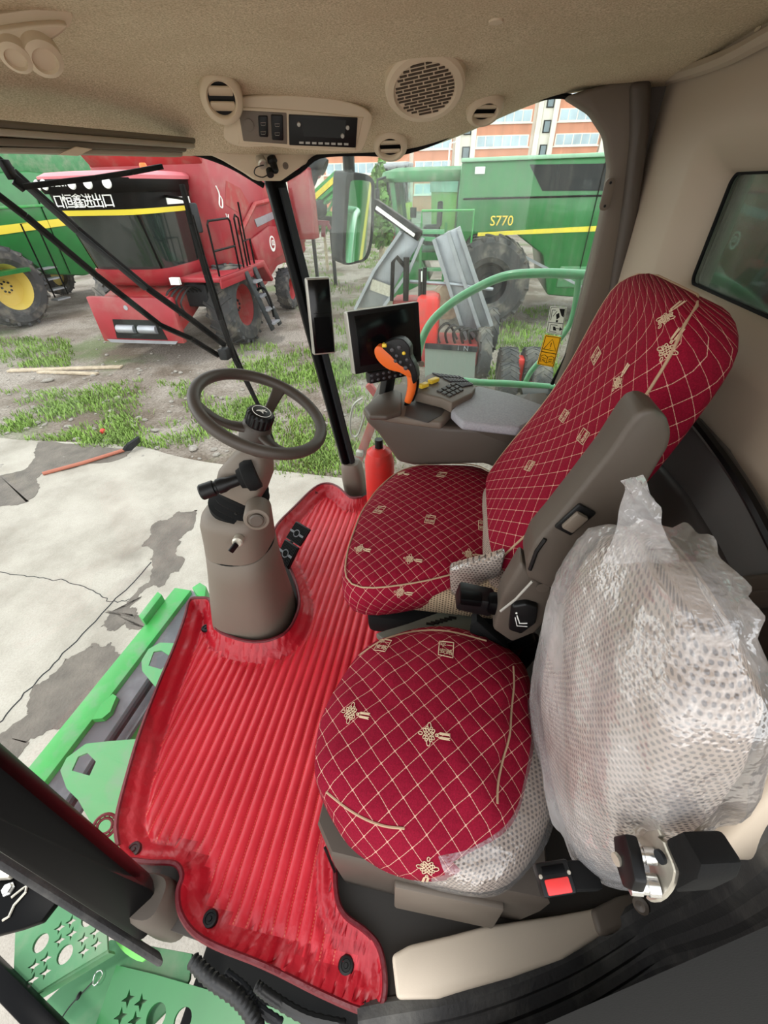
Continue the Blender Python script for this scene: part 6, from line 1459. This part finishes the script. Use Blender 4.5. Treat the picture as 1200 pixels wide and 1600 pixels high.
for x in (.98, 1.62):
    mb = MB(); mb.bar((x, 1.75, .4), (x, 1.75, 2.5), .05, .06); P2(F, mb, 'ladder_stile', m_jdg, s7)
mb = MB(); mb.tube([(1.62, 1.75, 2.5), (1.62, 1.75, 2.75), (.3, 1.8, 2.75), (.3, 1.8, 1.8)], .03, 6); P2(F, mb, 'guard_rail', m_jdgl, s7)
mb = MB(); mb.box((2.3, 0, 1.0), (1.6, 1.4, .7), rotm((.9, 0, -.4), (0, 1, 0), (.4, 0, .9)), .04); P2(F, mb, 'feeder_house', m_jdg, s7)
# ------------------------------------------------------------------ folded red implement with two grey wings
im = thing('folded_implement', 'red implement with two raised grey channel wings forming a peak', 'farm implement', HZ(690, 600, GZ))
XI = 8.3
def wing(px, off, name):
    q = [HX(a, b, XI) for a, b in px]; mb = MB(); mb.prism(q, (.05, 0, 0), .008); o = mb.build(name, m_galv, im); return o
w1 = wing([(627, 362), (661, 372), (646, 394), (600, 478), (556, 482), (586, 416)], 0, 'left_wing')
for a, b, c, d in ((627, 362, 556, 482), (661, 372, 600, 478)):
    p, q = HX(a, b, XI - .10), HX(c, d, XI - .10); mid = HX((a + c) / 2 + (-6 if c < 570 else 8), (b + d) / 2, XI - .10)
    mb = MB(); mb.bar(p, mid, .05, .22, (1, 0, 0)); mb.bar(mid, q, .05, .22, (1, 0, 0)); mb.build('wing_flange', m_galv, w1)
mb = MB(); mb.bar(HX(580, 444, XI - .1), HX(612, 456, XI - .1), .04, .18); mb.build('wing_rib', m_zinc, w1)
w2 = wing([(677, 374), (700, 362), (716, 355), (768, 508), (750, 526), (728, 530)], 0, 'right_wing')
for a, b, c, d in ((678, 374, 728, 530), (700, 362, 752, 522), (716, 355, 768, 508)):
    mb = MB(); mb.bar(HX(a, b, XI - .08), HX(c, d, XI - .08), .06, .16, (1, 0, 0)); mb.build('wing_flange', m_galv, w2)
mb = MB(); mb.bar(HX(584, 318, XI + .1), HX(658, 369, XI), .16, .20, (1, 0, 0), .02); mb.build('black_boom', m_frame, im)
mb = MB(); mb.bar(HX(588, 324, XI - .05), HX(648, 368, XI - .08), .05, .05); mb.build('boom_ram', m_chrome, im)
mb = MB(); mb.bar(HX(656, 362, XI), HX(694, 362, XI), .05, .06); mb.bar(HX(650, 372, XI), HX(680, 374, XI), .04, .06); mb.build('cross_link', m_rail, im)
mb = MB(); mb.box(HX(668, 515, XI - .2), (.7, .40, 1.2), None, .08); mb.build('red_hopper', m_rred, im)
mb = MB(); mb.box(HX(700, 545, XI - .1), (1.0, 1.1, .35), None, .05); mb.box(HX(640, 500, XI + .2), (.5, .6, .8), None, .05); mb.build('red_base_frame', m_credd, im)
for px in ([(612, 470), (614, 410), (620, 402), (634, 418)], [(634, 470), (635, 402)], [(656, 480), (657, 420)], [(662, 478), (664, 418)]):
    mb = MB(); mb.tube([HX(a, b, XI - .25) for a, b in px], .05 if len(px) == 2 and px[0][0] < 650 else .035, 8); mb.build('black_stand', m_frame, im)
mb = MB(); mb.bar(HX(659, 424, XI - .3), HX(659, 440, XI - .3), .05, .02); mb.build('white_label', m_white, im)
for k in range(5):
    a = 690 + 12 * k; mb = MB(); mb.tube(smooth_path([HX(a, 545, XI - .3), HX(a - 6, 520, XI - .4), HX(a + 10, 505 + 3 * k, XI - .3), HX(a + 24, 530, XI - .2)], 5), .022, 6); mb.build('hydraulic_hose', m_cable, im)
mb = MB(); mb.lathe([(0, -.1), (.3, -.1), (.32, 0), (.3, .1), (0, .1)], HX(700, 470, XI + .1), (1, .3, 0), 24); mb.build('twine_reel', m_wood, im)
mb = MB(); mb.tube([HX(640, 440, XI - .1), HX(705, 444, XI - .1), HX(770, 452, XI)], .03, 6); mb.build('cross_pipe', m_galv, im)
XF = Frame((8.9, -.75), (.15, 1))
mb = MB(); mb.prism([HX(a, b, 7.6) for a, b in [(664, 540), (744, 546), (741, 592), (664, 590)]], (.03, 0, 0)); pb = mb.build('grey_guard_board', pm('dull_grey_board', (124, 132, 124), .6), im)
mb = MB(); mb.bar(HX(664, 540, 7.58), HX(746, 546, 7.58), .06, .08); mb.build('board_rail', m_dgrey, pb)
mb = MB()
for a, s in ((716, 'i'), (728, 'N')): text_mb(mb, s, HX(a, 545 + (0 if s == 'N' else -1), 7.55), (0, -1, -.05), (0, 0, 1), .12, .01)
mb.build('board_lettering', m_galv, pb, angle=0)
def smallwheel(px, py, d_x, r, w_, name, par, rim):
    c = HX(px, py, d_x); Fq = Frame((c.x, c.y), (.95, .12)); return wheel(Fq, (0, 0, c.z - GZ), r, w_, rim, par, rr=.45, lugs=14)
smallwheel(753, 552, 8.0, .46, .22, 'wheel', im, m_rred); smallwheel(765, 516, 8.8, .42, .22, 'wheel', im, m_rred)
# low seeder with two tyres in the right window corner
sd2 = thing('roller_unit', 'low red roller unit with pairs of ribbed tyres near the handrail', 'farm implement', HZ(810, 620, GZ))
for a, b in ((792, 572), (829, 572), (792, 596), (842, 594)):
    c = HX(a, b, 8.4 if b < 580 else 8.0); Fq = Frame((c.x, c.y), (.98, .05)); wheel(Fq, (0, 0, c.z - GZ), .36, .34, m_rred, sd2, rr=.4, lugs=18)
mb = MB(); mb.box(HX(806, 578, 8.3), (.3, .25, .5), None, .04); mb.build('red_block', m_rred, sd2)
mb = MB(); mb.bar(HX(780, 586, 8.3), HX(850, 584, 8.3), .08, .08); mb.build('axle', m_dgrey, sd2)
# green header on its trailer behind the mirror
hd2 = thing('green_header', 'green header with yellow stripe tilted on a stand left of the mirror', 'harvester header', HX(500, 340, 19))
XH = 19.0
def hxp(px, x): return [HX(a, b, x) for a, b in px]
mb = MB(); mb.prism(hxp([(476, 318), (526, 268), (528, 300), (510, 318), (480, 336)], XH), (.5, 0, 0), .02); mb.build('header_trough', m_jdg, hd2)
for o_, mt, nm in ((0, m_jdgl, 'top_rail'), (9, m_stripe, 'yellow_stripe'), (20, m_jdgl, 'middle_rail'), (32, m_jdgl, 'lower_rail')):
    mb = MB(); mb.bar(HX(478, 314 + o_ - 2, XH - .1), HX(526, 268 + o_, XH - .1), .16 if mt is m_stripe else .10, .10, (1, 0, 0)); mb.build(nm, mt, hd2)
for a in (486, 500, 512):
    mb = MB(); mb.bar(HX(a, 330, XH - .2), HX(a + 10, 312, XH - .2), .10, .08); mb.build('divider_finger', m_jdgd, hd2)
mb = MB(); mb.ball(HX(500, 326, XH - .1), (.3, .3, .3), None, 12, 8); mb.bar(HX(484, 340, XH), HX(520, 342, XH), .2, .15); mb.build('stand', m_dgrey, hd2)
for a in (486, 516):
    p = HX(a, 340, XH + .1); mb = MB(); mb.bar(V((p.x, p.y, GZ)), p, .12, .12); mb.build('leg', m_dgrey, hd2)
tr_ = thing('maroon_trailer_frame', 'small maroon trailer frame left of the mirror', 'trailer', HX(500, 362, 17))
mb = MB(); mb.bar(HX(484, 347, 17), HX(514, 349, 17), .14, .14); mb.bar(HX(506, 347, 17), HX(505, 370, 17), .12, .12); mb.bar(HX(512, 350, 17), HX(516, 358, 17), .1, .1); mb.bar(HX(488, 349, 17), HX(487, 369, 17), .12, .12); mb.build('frame', pm('maroon_steel', (128, 50, 62), .5), tr_)
ex2 = thing('red_grey_machine', 'red machine with a grey spout partly hidden behind the corner post', 'farm machine', HX(492, 280, 16))
mb = MB(); mb.bar(HX(496, 258, 16), HX(484, 272, 16), .55, .5, bev=.15); mb.box(HX(474, 320, 15.6), (.6, .7, 1.8), None, .05); mb.build('body', m_cred, ex2)
mb = MB(); mb.tube(smooth_path(hxp([(478, 292), (484, 280), (490, 266), (500, 258), (508, 262)], 15.9), 4), .22, 12); mb.build('grey_spout', m_dgrey, ex2)
# tractor behind, lime panels and a red wheel
tk = thing('lime_tractor', 'dark tractor with lime panels and a red wheel between the mirror and the grey wings', 'tractor', HX(618, 372, 20))
XT = 20.0
mb = MB(); mb.prism(hxp([(604, 262), (634, 258), (636, 314), (628, 340), (606, 318)], XT), (1.4, 0, 0), .05); mb.build('cab', m_dglass, tk)
for a0, b0, a1, b1 in ((604, 262, 607, 318), (620, 260, 622, 322), (634, 258, 636, 314)):
    mb = MB(); mb.bar(HX(a0, b0, XT - .05), HX(a1, b1, XT - .05), .10, .08); mb.build('cab_post', m_frame, tk)
mb = MB(); mb.prism(hxp([(598, 256), (640, 252), (638, 262), (602, 266)], XT - .1), (1.6, 0, 0), .04); mb.build('roof', m_galv, tk)
mb = MB(); mb.prism(hxp([(618, 322), (640, 316), (640, 344), (622, 342)], XT - .15), (1, 0, 0), .04); mb.build('side_panel', pm('lime_paint', (176, 188, 50), .5), tk)
c = HX(617, 364, XT - .4); Fq = Frame((c.x, c.y), (.2, 1)); wheel(Fq, (0, 0, c.z - GZ), .46, .4, m_rred, tk, rr=.62, lugs=14)
mb = MB(); mb.prism(hxp([(604, 336), (640, 340), (640, 372), (606, 372)], XT), (.8, 0, 0), .05); mb.build('chassis', m_dgrey, tk)
mb = MB(); text_mb(mb, 'CLAAS', HX(702, 272, 21.5), (0, -1, 0), (0, 0, 1), .62, .05)
cw = thing('claas_board', 'pale board lettered CLAAS seen through the cab glass of the S770', 'sign board', HX(702, 275, 21.6))
mb.build('lettering', m_dgrey, cw, angle=0)
mb = MB(); mb.prism(hxp([(672, 262), (736, 262), (736, 300), (672, 300)], 21.7), (.1, 0, 0), .01); mb.build('board', pm('pale_green_board', (170, 206, 190), .6), cw)
mb = MB(); mb.prism(hxp([(674, 300), (736, 300), (736, 360), (674, 360)], 21.8), (1, 0, 0), .02); mb.build('machine_side', pm('lime_green_paint', (128, 176, 70), .5), cw)
# bushes
def bush(px, py0, py1, wpx, depth_x, lab, n=700):
    c0 = HX(px, (py0 + py1) / 2, depth_x); top_, bot = HX(px, py0, depth_x), HX(px, py1, depth_x); hw = (HX(px + wpx, py1, depth_x) - HX(px, py1, depth_x)).length; h = (top_.z - bot.z) / 2
    mb = MB(); vs = []; fs = []
    for _ in range(n):
        d = V(RNG.normal(size=3)); d.normalize(); r = RNG.uniform(.35, 1) ** .5; p = c0 + V((d.x * hw * r, d.y * hw * r, d.z * h * r)); a = V(RNG.normal(size=3)).normalized(); b = a.cross(V(RNG.normal(size=3))).normalized(); s = RNG.uniform(.08, .2); o = len(vs)
        vs += [p - a * s, p + b * s * .5, p + a * s, p - b * s * .5]; fs.append((o, o + 1, o + 2, o + 3))
    mb.add(vs, fs); t = thing('bush', lab, 'bush', V((c0.x, c0.y, GZ))); mb.build('leaves', m_leaf, t, angle=0)
    mb = MB(); mb.tube([V((c0.x, c0.y, GZ)), c0, c0 + V((0, 0, h * .6))], [.08, .06, .02], 6); mb.build('stem', m_wood, t)
bush(597, 248, 350, 16, 24, 'tall leafy bush just right of the mirror', 900); bush(594, 300, 390, 22, 19, 'low green bush below the mirror edge', 700)
bush(505, 330, 362, 26, 23, 'weedy bush under the green header', 500)
# ------------------------------------------------------------------ apartment building far behind
DPT = 80.0; fa = V((math.cos(_y), math.sin(_y), 0)); fl = V((-fa.y, fa.x, 0)); B0 = fa * DPT
def BP(a, b): return HP(a, b, B0, fa)
def lat(a, b=205): return (BP(a, b) - B0).dot(fl)
def hz_(b, a=800): return BP(a, b).z
bd = thing('apartment_building', 'brick apartment building with white window bands far behind the machines', 'building', V((B0.x, B0.y, GZ)))
m_brick = pm('orange_brick', (206, 142, 116), .85, var=.1, vscale=.8)
m_pale = pm('pale_render', (226, 220, 210), .8, var=.05, vscale=.5)
m_pane = pm('bluish_window_pane', (168, 186, 198), .15, var=.25, vscale=.35)
m_pane2 = pm('dark_stair_window', (104, 118, 126), .2, var=.3, vscale=.6)
def bbox(l0, l1, z0, z1, d0, d1, mat, name, par):
    mb = MB(); c = B0 * 1 + fl * (l0 + l1) / 2 + fa * (d0 + d1) / 2; c = V((c.x, c.y, (z0 + z1) / 2)); mb.box(c, (abs(d1 - d0), abs(l1 - l0), abs(z1 - z0)), rotm(fa, fl, V((0, 0, 1)))); return mb.build(name, mat, par, angle=0)
zt = GZ + 21; l_a, l_b = lat(430), lat(1010)
bbox(l_a, l_b, GZ, zt, 0, 12, m_pale, 'main_block', bd)
zrow = [hz_(192), hz_(230)]; st_ = zrow[0] - zrow[1]; hwin = hz_(172) - hz_(192)
bays = [(500, 640), (647, 708), (742, 829), (866, 938)]
stairs = [(724, 736), (847, 858)]
rows = [zrow[1] - 2 * st_, zrow[1] - st_, zrow[1], zrow[0], zrow[0] + st_, zrow[0] + 2 * st_]
for (a, b) in bays:
    l0, l1 = lat(a), lat(b)
    bbox(l0, l1, GZ, zt - .6, -.35, 0, m_brick, 'brick_bay', bd)
    for zb in rows:
        if a == 500 and zb > rows[1]: continue
        f = bbox(l0 * .999 + (l1 - l0) * .03, l1 - (l1 - l0) * .03, zb, zb + hwin, -.50, -.34, m_pale, 'window', bd)
        n = max(3, int(abs(l1 - l0) / 1.25)); gap = .10
        for k in range(1):
            mb = MB()
            for j in range(n):
                u0 = l0 + (l1 - l0) * (.04 + .92 * j / n); u1 = l0 + (l1 - l0) * (.04 + .92 * (j + 1) / n); s = .08 * (1 if u1 > u0 else -1)
                c = B0 + fl * (u0 + u1) / 2 + fa * -.51; mb.box(V((c.x, c.y, zb + hwin / 2)), (.03, abs(u1 - u0) - .16, hwin - .22), rotm(fa, fl, V((0, 0, 1))))
            mb.build('pane', m_pane, f, angle=0)
        bbox(l0, l1, zb - .16, zb, -.58, -.34, m_pale, 'window_ledge', bd)
for (a, b) in stairs:
    l0, l1 = lat(a), lat(b)
    bbox(l0 + .3, l1 - .3, GZ, zt, -.12, 0, m_pale, 'stair_strip', bd)
    for k in range(5):
        zb = rows[0] + st_ * (k + .55); f = bbox(l0, l1, zb, zb + st_ * .52, -.25, -.10, m_dgrey, 'stair_window', bd)
        bbox(l0 - .14, l1 + .14, zb + .12, zb + st_ * .52 - .12, -.28, -.24, m_pane2, 'pane', f)
for a in (716, 740, 838, 862, 944):
    l0 = lat(a); bbox(l0 - .35, l0 + .35, GZ, zt, -.55, 0, m_pale, 'pilaster', bd)
sl2 = thing('lamp_post', 'thin white lamp post in front of the brick building', 'lamp post', BP(702, 300) * .5)
pp = [HP(a, b, fa * 45, fa) for a, b in ((700, 252), (703, 224))]
mb = MB(); mb.tube([V((pp[0].x, pp[0].y, GZ)), pp[1]], .06, 8); mb.build('post', m_white, sl2)
mb = MB(); mb.bar(pp[1], pp[1] + fl * -.5 + V((0, 0, .1)), .12, .08); mb.build('lamp_head', m_white, sl2)
